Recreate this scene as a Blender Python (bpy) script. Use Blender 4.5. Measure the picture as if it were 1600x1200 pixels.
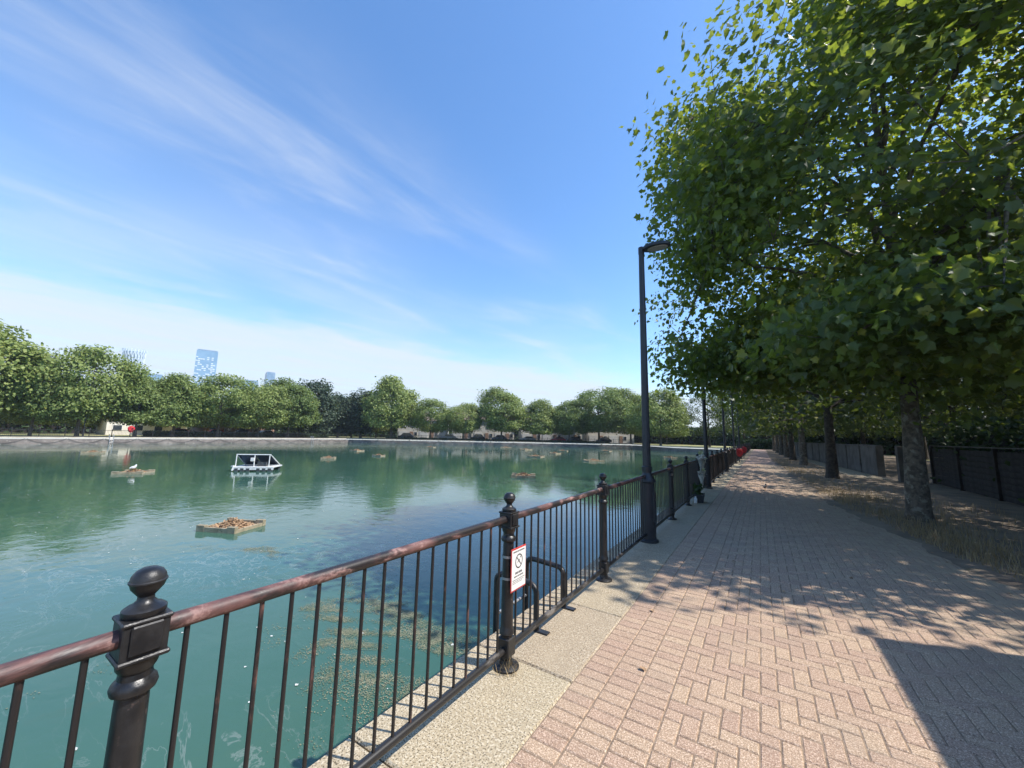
import bpy, bmesh, math, random
import numpy as np
from mathutils import Matrix, Vector

for o in list(bpy.data.objects): bpy.data.objects.remove(o)
SC = bpy.context.scene
COL = SC.collection
R = math.radians
random.seed(7)
rng = np.random.default_rng(11)
EYE = 1.7

# ------------------------------------------------------------------ camera
YAW, PITCH, ROLL, FPX = 0.5791, 0.1339, 0.0214, 592.35
cf = Vector((-math.sin(YAW)*math.cos(PITCH), math.cos(YAW)*math.cos(PITCH), math.sin(PITCH)))
cr = Vector((math.cos(YAW), math.sin(YAW), 0)); cu = cr.cross(cf)
cr2 = cr*math.cos(ROLL)+cu*math.sin(ROLL); cu2 = -cr*math.sin(ROLL)+cu*math.cos(ROLL)
cd = bpy.data.cameras.new('camera'); cam = bpy.data.objects.new('camera', cd); COL.objects.link(cam)
m = Matrix((cr2, cu2, -cf)).transposed().to_4x4(); m.translation = (0, 0, EYE); cam.matrix_world = m
cd.sensor_width = 36; cd.lens = FPX/1600*36; cd.clip_start = .05; cd.clip_end = 9000
SC.camera = cam
cy = SC.cycles; cy.max_bounces = 5; cy.diffuse_bounces = 3; cy.glossy_bounces = 3; cy.transmission_bounces = 3; cy.transparent_max_bounces = 4; cy.caustics_reflective = False; cy.caustics_refractive = False

# ------------------------------------------------------------------ sun, sky, exposure
SUN_AZ, SUN_EL = R(20.5), R(52)            # azimuth measured from +X towards +Y
sdir = Vector((math.cos(SUN_AZ)*math.cos(SUN_EL), math.sin(SUN_AZ)*math.cos(SUN_EL), math.sin(SUN_EL)))
sl = bpy.data.lights.new('sun', 'SUN'); sl.energy = 2.85; sl.angle = R(.53); sl.color = (1, .955, .885)
so = bpy.data.objects.new('sun', sl); COL.objects.link(so)
so.rotation_euler = sdir.to_track_quat('Z', 'Y').to_euler(); so.location = sdir*60
vs = SC.view_settings
vs.view_transform = 'Standard'; vs.look = 'None'; vs.gamma = 1; vs.use_curve_mapping = False
vs.exposure = 1.22
SKY = .125

class T:
    """small node-building helper"""
    def __init__(s, tree): s.t = tree; s.n = tree.nodes; s.l = tree.links
    def new(s, typ, **kw):
        n = s.n.new(typ)
        for k, v in kw.items(): setattr(n, k, v)
        return n
    def put(s, sock, v):
        if v is None: return
        if isinstance(v, bpy.types.NodeSocket): s.l.new(v, sock)
        else: sock.default_value = v
    def m(s, op, a, b=None, c=None, clamp=False):
        n = s.new('ShaderNodeMath', operation=op, use_clamp=clamp)
        for i, v in enumerate((a, b, c)): s.put(n.inputs[i], v)
        return n.outputs[0]
    def ramp(s, v, lo, hi, a=0., b=1.):
        n = s.new('ShaderNodeMapRange', interpolation_type='SMOOTHSTEP')
        for i, x in enumerate((v, lo, hi, a, b)): s.put(n.inputs[i], x)
        return n.outputs[0]
    def mix(s, f, a, b):
        n = s.new('ShaderNodeMix', data_type='RGBA')
        s.put(n.inputs[0], f)
        for i, v in ((6, a), (7, b)):
            if isinstance(v, (tuple, list)): v = tuple(v)[:3]+(1,)
            s.put(n.inputs[i], v)
        return n.outputs[2]
    def noise(s, vec, scale, detail=3., rough=.55, dist=0.):
        n = s.new('ShaderNodeTexNoise'); s.put(n.inputs['Vector'], vec)
        n.inputs['Scale'].default_value = scale; n.inputs['Detail'].default_value = detail
        n.inputs['Roughness'].default_value = rough; n.inputs['Distortion'].default_value = dist
        return n.outputs[0]
    def vmul(s, vec, k):
        n = s.new('ShaderNodeVectorMath', operation='MULTIPLY'); s.put(n.inputs[0], vec); n.inputs[1].default_value = k
        return n.outputs[0]

world = bpy.data.worlds.new('World'); SC.world = world; world.use_nodes = True
w = T(world.node_tree); w.n.clear()
sky = w.new('ShaderNodeTexSky', sky_type='NISHITA'); sky.sun_disc = False
sky.sun_elevation = SUN_EL; sky.sun_rotation = R(90)-SUN_AZ
sky.air_density = 1.0; sky.dust_density = .45; sky.ozone_density = 3.6; sky.altitude = 0
tc = w.new('ShaderNodeTexCoord'); sep = w.new('ShaderNodeSeparateXYZ'); w.l.new(tc.outputs['Generated'], sep.inputs[0])
dz = w.m('MAXIMUM', sep.outputs[2], .03)
qx = w.m('DIVIDE', sep.outputs[0], dz); qy = w.m('DIVIDE', sep.outputs[1], dz)
cmb = w.new('ShaderNodeCombineXYZ'); w.put(cmb.inputs[0], qx); w.put(cmb.inputs[1], qy)
qv = cmb.outputs[0]
st = w.new('ShaderNodeCombineXYZ')            # wind-drawn streaks
w.put(st.inputs[0], w.m('MULTIPLY_ADD', qy, -.10, qx)); w.put(st.inputs[1], w.m('MULTIPLY', qy, .34))
n_edge = w.noise(qv, 1.1, 5, .6)
n_str = w.noise(st.outputs[0], 1.7, 8, .58, .7)
n_big = w.noise(qv, .75, 2, .5)
n_fine = w.noise(st.outputs[0], 7.5, 6, .65, .5)
# a sheet of high cloud lying to the north-west, its straight edge running with the wind
s_ = w.m('ADD', w.m('MULTIPLY_ADD', qy, .294, w.m('MULTIPLY', qx, -1.)), -3.75)
s_ = w.m('ADD', s_, w.m('MULTIPLY_ADD', n_edge, 1.8, w.m('MULTIPLY_ADD', n_str, 1.6, -1.7)))
bank = w.m('MULTIPLY', w.ramp(s_, -.45, 1.3), w.m('MULTIPLY_ADD', n_str, .7, .45), clamp=True)
# thin cirrus streaks
c1 = w.ramp(n_str, .44, .80)
c1 = w.m('MULTIPLY', c1, w.ramp(n_big, .30, .55))
c1 = w.m('MULTIPLY', c1, w.m('MULTIPLY_ADD', n_fine, 1.3, .1))
c1 = w.m('MULTIPLY', c1, w.ramp(qx, -.75, -1.25))
veil = w.m('MULTIPLY', w.ramp(qx, -.9, -2.6), w.ramp(n_big, .25, .8, .05, .32))
cov = w.m('ADD', w.m('MULTIPLY', c1, .52), veil, clamp=True)
cov = w.m('MAXIMUM', cov, bank)
# haze just over the horizon
hz = w.m('MULTIPLY', w.ramp(sep.outputs[2], .16, .0), .55)
cov = w.m('MAXIMUM', cov, hz)
CL = .41/SKY
hs = w.new('ShaderNodeHueSaturation'); hs.inputs['Saturation'].default_value = 1.17; w.l.new(sky.outputs[0], hs.inputs['Color'])
colr = w.mix(cov, hs.outputs[0], (CL*.93, CL*.99, CL*1.06))
bg = w.new('ShaderNodeBackground'); w.l.new(colr, bg.inputs[0]); bg.inputs[1].default_value = SKY
wo = w.new('ShaderNodeOutputWorld'); w.l.new(bg.outputs[0], wo.inputs[0])

# ------------------------------------------------------------------ scene helpers
def tag(o, label=None, cat=None, group=None, kind=None):
    if label: o['label'] = label
    if cat: o['category'] = cat
    if group: o['group'] = group
    if kind: o['kind'] = kind
    return o

def empty(name, loc=(0, 0, 0), rz=0, label=None, cat=None, group=None):
    o = bpy.data.objects.new(name, None); COL.objects.link(o)
    o.location = loc; o.rotation_euler = (0, 0, rz); o.empty_display_size = .2
    return tag(o, label, cat, group)

def link(name, me, mat=None, parent=None):
    o = bpy.data.objects.new(name, me); COL.objects.link(o)
    if mat is not None and not len(me.materials): me.materials.append(mat)
    o.parent = parent
    return o

def copy_tree(o, parent=None):
    c = o.copy(); COL.objects.link(c); c.parent = parent
    for ch in list(o.children): copy_tree(ch, c)
    return c

def mesh_const(name, V, F, smooth=False):
    """fast mesh: every face has the same number of corners"""
    V = np.asarray(V, np.float32).reshape(-1, 3); F = np.asarray(F, np.int32); k = F.shape[1]
    me = bpy.data.meshes.new(name)
    me.vertices.add(len(V)); me.vertices.foreach_set('co', V.ravel())
    me.loops.add(F.size); me.loops.foreach_set('vertex_index', F.ravel())
    me.polygons.add(len(F)); me.polygons.foreach_set('loop_start', np.arange(len(F), dtype=np.int32)*k)
    me.polygons.foreach_set('use_smooth', np.full(len(F), smooth))
    me.update(calc_edges=True)
    return me

def frame(d):
    d = Vector(d).normalized(); a = Vector((0, 0, 1)) if abs(d.z) < .9 else Vector((1, 0, 0))
    u = d.cross(a).normalized(); return d, u, d.cross(u)

class MB:
    def __init__(s): s.v = []; s.f = []
    def add(s, v, f):
        b = len(s.v); s.v += [tuple(x) for x in v]; s.f += [tuple(i+b for i in x) for x in f]; return s
    def box(s, c, d, rz=0, M=None):
        x, y, z = d[0]/2, d[1]/2, d[2]/2; ca, sa = math.cos(rz), math.sin(rz); v = []
        for k in (-z, z):
            for i, j in ((-x, -y), (x, -y), (x, y), (-x, y)):
                p = (c[0]+i*ca-j*sa, c[1]+i*sa+j*ca, c[2]+k)
                v.append(p)
        return s.add(v, [(3, 2, 1, 0), (4, 5, 6, 7), (0, 1, 5, 4), (1, 2, 6, 5), (2, 3, 7, 6), (3, 0, 4, 7)])
    def tube(s, pts, rad, n=8, cap=True):
        pts = [Vector(p) for p in pts]; k = len(pts)
        if not hasattr(rad, '__len__'): rad = [rad]*k
        v = []; f = []; u0 = None
        for i, p in enumerate(pts):
            d = (pts[min(i+1, k-1)]-pts[max(i-1, 0)])
            d, u, w_ = frame(d)
            if u0 is not None:
                u = (u0-d*u0.dot(d)).normalized(); w_ = d.cross(u)
            u0 = u
            for j in range(n):
                a = 2*math.pi*j/n; v.append(p+(u*math.cos(a)+w_*math.sin(a))*rad[i])
        for i in range(k-1):
            for j in range(n):
                j2 = (j+1) % n; f.append((i*n+j, i*n+j2, (i+1)*n+j2, (i+1)*n+j))
        if cap: f.append(tuple(range(n))[::-1]); f.append(tuple((k-1)*n+j for j in range(n)))
        return s.add(v, f)
    def lathe(s, prof, n=16, c=(0, 0, 0), cap=True):
        v = []; f = []; k = len(prof)
        for r, z in prof:
            for j in range(n):
                a = 2*math.pi*j/n; v.append((c[0]+r*math.cos(a), c[1]+r*math.sin(a), c[2]+z))
        for i in range(k-1):
            for j in range(n):
                j2 = (j+1) % n; f.append((i*n+j, i*n+j2, (i+1)*n+j2, (i+1)*n+j))
        if cap: f.append(tuple(range(n))[::-1]); f.append(tuple((k-1)*n+j for j in range(n)))
        return s.add(v, f)
    def prism(s, poly, z0, z1):
        n = len(poly)
        v = [(x, y, z0) for x, y in poly]+[(x, y, z1) for x, y in poly]
        return s.add(v, [tuple(range(n))[::-1], tuple(range(n, 2*n))]+[(i, (i+1) % n, (i+1) % n+n, i+n) for i in range(n)])
    def ext(s, poly, y0, y1):      # polygon in XZ, pushed along Y
        n = len(poly)
        v = [(x, y0, z) for x, z in poly]+[(x, y1, z) for x, z in poly]
        return s.add(v, [tuple(range(n)), tuple(range(n, 2*n))[::-1]]+[((i+1) % n, i, i+n, (i+1) % n+n) for i in range(n)])
    def quad(s, a, b, c, d): return s.add([a, b, c, d], [(0, 1, 2, 3)])
    def mesh(s, name, bevel=0, smooth=False, seg=1):
        me = bpy.data.meshes.new(name); me.from_pydata(s.v, [], s.f); me.update()
        b = bmesh.new(); b.from_mesh(me); bmesh.ops.recalc_face_normals(b, faces=b.faces)
        if bevel:
            e = [x for x in b.edges if len(x.link_faces) == 2 and x.calc_face_angle(0) > .6]
            bmesh.ops.bevel(b, geom=e, offset=bevel, segments=seg, affect='EDGES', profile=.6)
        b.to_mesh(me); b.free()
        if smooth:
            for p in me.polygons: p.use_smooth = True
            try: me.set_sharp_from_angle(angle=R(smooth if smooth > 1 else 40))
            except Exception: pass
        return me
    def build(s, name, mat, parent=None, bevel=0, smooth=False, seg=1):
        return link(name, s.mesh(name, bevel, smooth, seg), mat, parent)

# ------------------------------------------------------------------ materials
def pmat(name, c1, c2=None, rough=.7, scale=4., detail=4., bump=0., bscale=None, spec=.5, metal=0., coords='Object', lo=.35, hi=.65, rnd=0., c3=None, s3=40., t3=(.55, .7)):
    mt = bpy.data.materials.new(name); mt.use_nodes = True; t = T(mt.node_tree)
    b = t.n['Principled BSDF']
    if coords == 'World': vec = t.new('ShaderNodeNewGeometry').outputs['Position']
    else: vec = t.new('ShaderNodeTexCoord').outputs['Object']
    c2 = c2 or tuple(x*.75 for x in c1)
    f = t.ramp(t.noise(vec, scale, detail, .6), lo, hi)
    col = t.mix(f, c1, c2)
    if c3: col = t.mix(t.ramp(t.noise(vec, s3, 5, .6), t3[0], t3[1]), col, c3)
    if rnd:
        r = t.m('FRACT', t.m('ADD', t.new('ShaderNodeObjectInfo').outputs['Random'], t.new('ShaderNodeNewGeometry').outputs['Random Per Island']))
        h = t.new('ShaderNodeHueSaturation'); t.put(h.inputs['Color'], col); t.put(h.inputs['Value'], t.m('MULTIPLY_ADD', r, rnd, 1-rnd/2)); col = h.outputs[0]
    t.put(b.inputs['Base Color'], col)
    rr = t.m('MULTIPLY_ADD', f, .15, rough-.07, clamp=True); t.put(b.inputs['Roughness'], rr)
    b.inputs['Specular IOR Level'].default_value = spec; b.inputs['Metallic'].default_value = metal
    if bump:
        bp = t.new('ShaderNodeBump'); bp.inputs['Strength'].default_value = bump; bp.inputs['Distance'].default_value = .02
        t.put(bp.inputs['Height'], t.noise(vec, bscale or scale*6, 4, .65)); t.l.new(bp.outputs[0], b.inputs['Normal'])
    return mt

def speckle(name, base, dark, light, scale=110., joints=None, rnd=.22, rough=.85, stain=(.30, .24, .18), dust=False):
    """coarse granular stone or paver: three grains, patches of soiling, tint by piece"""
    mt = bpy.data.materials.new(name); mt.use_nodes = True; t = T(mt.node_tree); b = t.n['Principled BSDF']
    pos = t.new('ShaderNodeNewGeometry'); vec = pos.outputs['Position']
    n1 = t.noise(vec, scale, 2, .6); n2 = t.noise(vec, scale*1.9, 2, .5)
    col = t.mix(t.ramp(n1, .49, .60), base, light)
    col = t.mix(t.ramp(n2, .53, .63), col, dark)
    big = t.noise(vec, .9, 5, .6)
    col = t.mix(t.ramp(big, .48, .75, 0, .45), col, stain)
    if dust:
        sp = t.new('ShaderNodeSeparateXYZ'); t.l.new(vec, sp.inputs[0])
        ex = t.m('ADD', t.m('MULTIPLY_ADD', sp.outputs[1], .075, sp.outputs[0]), t.m('MULTIPLY', t.noise(vec, 1.6, 6, .65), 2.4))
        col = t.mix(t.ramp(ex, 2.6, 4.2, 0, .85), col, (.36, .275, .19))
    mid = t.noise(vec, 7., 4, .6)
    h = t.new('ShaderNodeHueSaturation'); t.put(h.inputs['Color'], col)
    r = t.m('FRACT', t.m('ADD', t.new('ShaderNodeObjectInfo').outputs['Random'], pos.outputs['Random Per Island']))
    val = t.m('ADD', t.m('MULTIPLY_ADD', r, rnd, 1-rnd/2), t.m('MULTIPLY_ADD', mid, .3, -.15)); t.put(h.inputs['Value'], val)
    t.put(h.inputs['Hue'], t.m('MULTIPLY_ADD', r, .012, .494))
    t.put(b.inputs['Base Color'], h.outputs[0]); b.inputs['Roughness'].default_value = rough
    b.inputs['Specular IOR Level'].default_value = .3
    bp = t.new('ShaderNodeBump'); bp.inputs['Strength'].default_value = .5; bp.inputs['Distance'].default_value = .006
    t.put(bp.inputs['Height'], t.m('ADD', n1, t.m('MULTIPLY', mid, .8))); t.l.new(bp.outputs[0], b.inputs['Normal'])
    return mt

def leafmat(name, c_dark, c_light, trans, tfac=.42, rough=.45, yellow=.04, tree_var=0.):
    mt = bpy.data.materials.new(name); mt.use_nodes = True; t = T(mt.node_tree); b = t.n['Principled BSDF']
    g = t.new('ShaderNodeNewGeometry'); oi = t.new('ShaderNodeObjectInfo')
    r = t.m('FRACT', t.m('ADD', g.outputs['Random Per Island'], t.m('MULTIPLY', oi.outputs['Random'], 7.)))
    big = t.noise(g.outputs['Position'], .55, 2, .5)
    f = t.m('MULTIPLY_ADD', r, .75, t.m('MULTIPLY_ADD', big, .8, -.3), clamp=True)
    col = t.mix(f, c_dark, c_light)
    hv = t.new('ShaderNodeHueSaturation'); t.put(hv.inputs['Color'], col); t.put(hv.inputs['Value'], t.m('MULTIPLY_ADD', oi.outputs['Random'], tree_var, 1-tree_var*.5)); t.put(hv.inputs['Hue'], t.m('MULTIPLY_ADD', oi.outputs['Random'], -.06*tree_var, .5+.03*tree_var)); col = hv.outputs[0]
    yel = t.m('GREATER_THAN', r, 1-yellow)
    col = t.mix(t.m('MULTIPLY', yel, .6), col, (.30, .26, .04))
    t.put(b.inputs['Base Color'], col); b.inputs['Roughness'].default_value = rough; b.inputs['Specular IOR Level'].default_value = .42
    tr = t.new('ShaderNodeBsdfTranslucent'); t.put(tr.inputs[0], t.mix(f, tuple(x*.75 for x in trans), trans))
    mx = t.new('ShaderNodeMixShader'); mx.inputs[0].default_value = tfac
    t.l.new(b.outputs[0], mx.inputs[1]); t.l.new(tr.outputs[0], mx.inputs[2])
    t.l.new(mx.outputs[0], t.n['Material Output'].inputs[0])
    return mt

M = {}
M['paver'] = speckle('paver_clay', (.405, .275, .185), (.18, .118, .078), (.62, .46, .335), 95., rnd=.13, dust=True)
M['coping'] = speckle('coping_granite', (.40, .318, .21), (.12, .094, .06), (.54, .455, .33), 55., rnd=.12, stain=(.40, .33, .22))
M['sand'] = pmat('joint_sand', (.20, .14, .09), (.31, .225, .15), .95, 18., coords='World', bump=.3)
M['dirt'] = pmat('dry_soil', (.15, .11, .078), (.25, .19, .13), .95, 1.3, 6, bump=.6, bscale=22, coords='World', c3=(.19, .155, .085), s3=5.)
M['lawn'] = pmat('dry_lawn', (.22, .23, .075), (.40, .34, .15), .95, .25, 6, bump=.4, bscale=6, coords='World', c3=(.12, .16, .05), s3=.6)
M['quay'] = pmat('quay_concrete', (.24, .20, .175), (.16, .135, .12), .9, .8, 6, bump=.4, bscale=9, coords='World', c3=(.33, .29, .25), s3=2.5)
M['farcoping'] = pmat('far_coping', (.62, .55, .43), (.50, .43, .33), .85, 1.2, 5, coords='World')
M['bark'] = pmat('plane_bark', (.15, .12, .085), (.07, .055, .04), .9, 9., 5, bump=.9, bscale=30, c3=(.20, .18, .135), s3=7., t3=(.54, .62))
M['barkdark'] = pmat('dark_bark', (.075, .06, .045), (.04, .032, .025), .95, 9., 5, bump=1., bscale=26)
M['leaf'] = leafmat('plane_leaf', (.024, .046, .014), (.090, .128, .034), (.50, .60, .06), .34)
M['leafmid'] = leafmat('plane_leaf_row', (.022, .042, .013), (.060, .090, .026), (.24, .31, .045), .28)
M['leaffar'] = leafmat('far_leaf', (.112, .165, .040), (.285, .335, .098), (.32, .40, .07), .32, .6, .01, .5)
M['leafpop'] = leafmat('poplar_leaf', (.035, .065, .035), (.085, .115, .065), (.10, .15, .05), .25, .55, 0.)
M['hedge'] = leafmat('hedge_leaf', (.020, .045, .015), (.05, .085, .025), (.10, .16, .03), .25, .6, 0.)
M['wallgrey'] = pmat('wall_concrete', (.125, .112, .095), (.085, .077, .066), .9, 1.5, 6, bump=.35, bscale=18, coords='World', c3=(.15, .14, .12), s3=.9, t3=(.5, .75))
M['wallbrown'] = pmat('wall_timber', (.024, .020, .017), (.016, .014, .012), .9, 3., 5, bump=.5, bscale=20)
M['brick'] = pmat('shadow_building_brick', (.30, .16, .11), (.22, .12, .085), .9, 6., 5, bump=.4)
M['black'] = pmat('black_gloss_paint', (.012, .012, .013), (.022, .021, .021), .40, 14., 4, bump=.12, bscale=70, c3=(.075, .055, .048), s3=26., t3=(.60, .70))
M['lampblack'] = pmat('lamp_paint', (.018, .020, .024), (.026, .028, .032), .42, 9., 3, bump=.08, bscale=60)
M['wood'] = pmat('raft_timber', (.36, .30, .20), (.24, .20, .13), .9, 7., 5, bump=.4, c3=(.14, .14, .08), s3=11.)
M['twig'] = pmat('nest_litter', (.42, .27, .15), (.24, .15, .085), .95, 12., 4, rnd=.7)
M['white'] = pmat('white_paint', (.74, .73, .70), (.62, .61, .58), .5, 5.)
M['panel'] = pmat('solar_glass', (.02, .024, .035), (.03, .034, .05), .15, 3.)
M['darkplastic'] = pmat('dark_plastic', (.06, .065, .07), (.035, .037, .04), .5, 6.)
M['red'] = pmat('red_plastic', (.62, .030, .035), (.48, .025, .03), .4, 4.)
M['render_white'] = pmat('house_render', (.72, .68, .60), (.60, .56, .50), .85, .7, 4)
M['render_brick'] = pmat('house_brick', (.36, .23, .16), (.28, .18, .125), .9, 2., 5)
M['roof'] = pmat('roof_tile', (.17, .12, .095), (.12, .085, .07), .85, 2., 5)
M['glass'] = pmat('window_glass', (.03, .04, .05), (.05, .06, .07), .08, 1., spec=.8)
M['towerglass'] = pmat('tower_glass', (.13, .24, .36), (.19, .32, .45), .18, .05, spec=.8)
M['towerwhite'] = pmat('tower_panel', (.68, .74, .80), (.58, .65, .72), .5, .1)
M['towerblue'] = pmat('tower_side', (.15, .24, .34), (.20, .29, .39), .3, .1)
M['towerpale'] = pmat('tower_pale', (.36, .44, .50), (.30, .38, .44), .4, .1)
M['road'] = pmat('asphalt', (.055, .055, .058), (.04, .04, .042), .9, 3., coords='World')
M['tyre'] = pmat('tyre_rubber', (.02, .02, .02), (.03, .03, .03), .8)
M['rim'] = pmat('wheel_rim', (.45, .45, .46), (.35, .35, .36), .35, metal=.8)
for k, c in dict(car_red=(.50, .03, .03), car_black=(.014, .015, .018), car_silver=(.42, .43, .45), car_blue=(.02, .035, .075), car_white=(.7, .7, .7)).items():
    M[k] = pmat(k, c, tuple(x*.85 for x in c), .25, 1.)
M['grass'] = leafmat('dry_grass', (.24, .17, .085), (.50, .38, .20), (.30, .22, .11), .3, .7, 0.)
M['algae'] = pmat('algae_mat', (.24, .23, .14), (.13, .16, .095), .85, 6., rnd=.6)
M['foam'] = pmat('floating_fleck', (.72, .72, .66), (.5, .5, .45), .8, 4., rnd=.4)
M['signwhite'] = pmat('sign_face', (.80, .79, .76), (.74, .73, .70), .45, 6.)
M['signred'] = pmat('sign_border', (.55, .05, .04), (.45, .04, .035), .45, 6.)
M['ink'] = pmat('sign_ink', (.035, .033, .035), (.05, .05, .05), .6, 6.)
M['galv'] = pmat('galvanised', (.42, .43, .44), (.30, .31, .32), .45, 12., metal=.6)
M['lens'] = pmat('lamp_lens', (.50, .44, .43), (.36, .31, .31), .3, 30.)
M['petal'] = pmat('bouquet_wrap', (.62, .58, .50), (.40, .36, .30), .8, 9., rnd=.5)
M['petalyellow'] = pmat('bouquet_flower', (.60, .55, .30), (.45, .5, .25), .8, 9., rnd=.5)
M['bird_grey'] = pmat('pigeon_feather', (.07, .07, .08), (.12, .12, .13), .8, 20.)
M['bird_white'] = pmat('gull_feather', (.78, .78, .76), (.6, .6, .6), .8, 9.)
M['beak'] = pmat('beak_horn', (.45, .28, .05), (.35, .2, .04), .5)
M['chain'] = pmat('tarred_chain', (.05, .045, .04), (.08, .07, .06), .8)

def railmat():
    """gloss black rail worn through to dull red primer along its top"""
    mt = bpy.data.materials.new('worn_rail_paint'); mt.use_nodes = True; t = T(mt.node_tree); b = t.n['Principled BSDF']
    vec = t.new('ShaderNodeNewGeometry').outputs['Position']
    st = t.vmul(vec, (1, .35, 1)); a = t.noise(st, 9., 6, .62, .6); c = t.noise(vec, 2.2, 3, .5); d = t.noise(vec, 60., 3, .6)
    f = t.ramp(t.m('ADD', t.m('MULTIPLY', a, .75), t.m('MULTIPLY', c, .55)), .62, .78)
    f2 = t.ramp(t.m('ADD', a, t.m('MULTIPLY', d, .25)), .68, .80)
    col = t.mix(f, (.022, .018, .018), (.15, .07, .06)); col = t.mix(t.m('MULTIPLY', f2, .7), col, (.36, .22, .19))
    t.put(b.inputs['Base Color'], col); t.put(b.inputs['Roughness'], t.m('MULTIPLY_ADD', f, .2, .42))
    bp = t.new('ShaderNodeBump'); bp.inputs['Strength'].default_value = .25; bp.inputs['Distance'].default_value = .004
    t.put(bp.inputs['Height'], t.m('ADD', f, t.m('MULTIPLY', d, .5))); t.l.new(bp.outputs[0], b.inputs['Normal'])
    return mt
M['rail'] = railmat()

def barmat():
    mt = bpy.data.materials.new('worn_bar_paint'); mt.use_nodes = True; t = T(mt.node_tree); b = t.n['Principled BSDF']
    vec = t.new('ShaderNodeNewGeometry').outputs['Position']
    a = t.noise(t.vmul(vec, (1, 1, .35)), 13., 5, .65)
    f = t.ramp(a, .57, .72)
    t.put(b.inputs['Base Color'], t.mix(f, (.018, .016, .016), (.15, .075, .06))); b.inputs['Roughness'].default_value = .42
    return mt
M['bar'] = barmat()

def botmat():
    mt = bpy.data.materials.new('worn_bottom_rail'); mt.use_nodes = True; t = T(mt.node_tree); b = t.n['Principled BSDF']
    vec = t.new('ShaderNodeNewGeometry').outputs['Position']
    f = t.ramp(t.noise(t.vmul(vec, (1, .3, 1)), 11., 6, .66), .50, .70)
    t.put(b.inputs['Base Color'], t.mix(f, (.020, .019, .019), (.16, .14, .12))); t.put(b.inputs['Roughness'], t.m('MULTIPLY_ADD', f, .3, .35))
    return mt
M['botrail'] = botmat()

def watermat():
    mt = bpy.data.materials.new('dock_water'); mt.use_nodes = True; t = T(mt.node_tree); b = t.n['Principled BSDF']
    vec = t.new('ShaderNodeNewGeometry').outputs['Position']
    big = t.noise(vec, .16, 4, .55, .6)
    col = t.mix(t.ramp(big, .35, .7), (.034, .096, .064), (.048, .116, .082))
    film = t.ramp(t.noise(t.vmul(vec, (1, .55, 1)), .55, 6, .68, 1.2), .56, .70)
    col = t.mix(t.m('MULTIPLY', film, .40), col, (.07, .10, .06))
    wn = t.noise(t.vmul(vec, (.6, 1.4, 1)), .9, 7, .6, 2.2)            # drifting threads of pale scum
    thread = t.m('MULTIPLY', t.ramp(t.m('ABSOLUTE', t.m('SUBTRACT', wn, .5)), .018, .0), t.ramp(t.noise(vec, .35, 3, .5), .42, .62))
    speck = t.ramp(t.noise(vec, 9., 5, .7), .60, .72)
    col = t.mix(t.m('MULTIPLY', thread, .55), col, (.20, .24, .21))
    col = t.mix(t.m('MULTIPLY', t.m('MULTIPLY', speck, film), .5), col, (.20, .20, .12))
    t.put(b.inputs['Base Color'], col)
    t.put(b.inputs['Roughness'], t.m('MULTIPLY_ADD', film, .10, .035))
    b.inputs['IOR'].default_value = 1.40; b.inputs['Specular IOR Level'].default_value = .5
    b1 = t.new('ShaderNodeBump'); b1.inputs['Strength'].default_value = .16; b1.inputs['Distance'].default_value = .05
    calm = t.ramp(t.noise(vec, .05, 2, .5), .40, .62, .35, 1.)
    h = t.m('ADD', t.noise(t.vmul(vec, (1, 1.25, 1)), 2.6, 3, .55, .3), t.m('MULTIPLY', t.noise(vec, .7, 2, .5), 1.2))
    t.put(b1.inputs['Height'], t.m('MULTIPLY', h, calm)); t.l.new(b1.outputs[0], b.inputs['Normal'])
    return mt
M['water'] = watermat()

# ------------------------------------------------------------------ setting: ground, water, path
WZ = -.95
DOCK = [(-2.04, -60), (-2.04, 84), (-16, 86), (-28, 100), (-85, 57), (-84, -60)]
def ring_ground():
    b = bmesh.new(); S = 1500
    outer = [b.verts.new((x, y, -.03)) for x, y in ((-S, -S), (S, -S), (S, S), (-S, S))]
    inner = [b.verts.new((x, y, -.03)) for x, y in DOCK]
    es = [b.edges.new((L[i], L[(i+1) % len(L)])) for L in (outer, inner) for i in range(len(L))]
    bmesh.ops.triangle_fill(b, use_beauty=True, edges=es)
    # drop faces inside the dock
    def inside(p):
        c = False
        for i in range(len(DOCK)):
            (x1, y1), (x2, y2) = DOCK[i], DOCK[i-1]
            if (y1 > p.y) != (y2 > p.y) and p.x < (x2-x1)*(p.y-y1)/(y2-y1)+x1: c = not c
        return c
    bmesh.ops.delete(b, geom=[f for f in b.faces if inside(f.calc_center_median())], context='FACES')
    bmesh.ops.recalc_face_normals(b, faces=b.faces)
    for f in b.faces:
        if f.normal.z < 0: f.normal_flip()
    me = bpy.data.meshes.new('ground'); b.to_mesh(me); b.free(); return me
tag(link('ground', ring_ground(), M['lawn']), kind='structure')
tag(MB().add([(x, y, WZ) for x, y in ((-1.9, -62), (-1.9, 85), (-15, 88), (-28, 103), (-87, 58), (-86, -62))], [(0, 1, 2, 3, 4, 5)]).build('water', M['water']), kind='structure')

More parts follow.
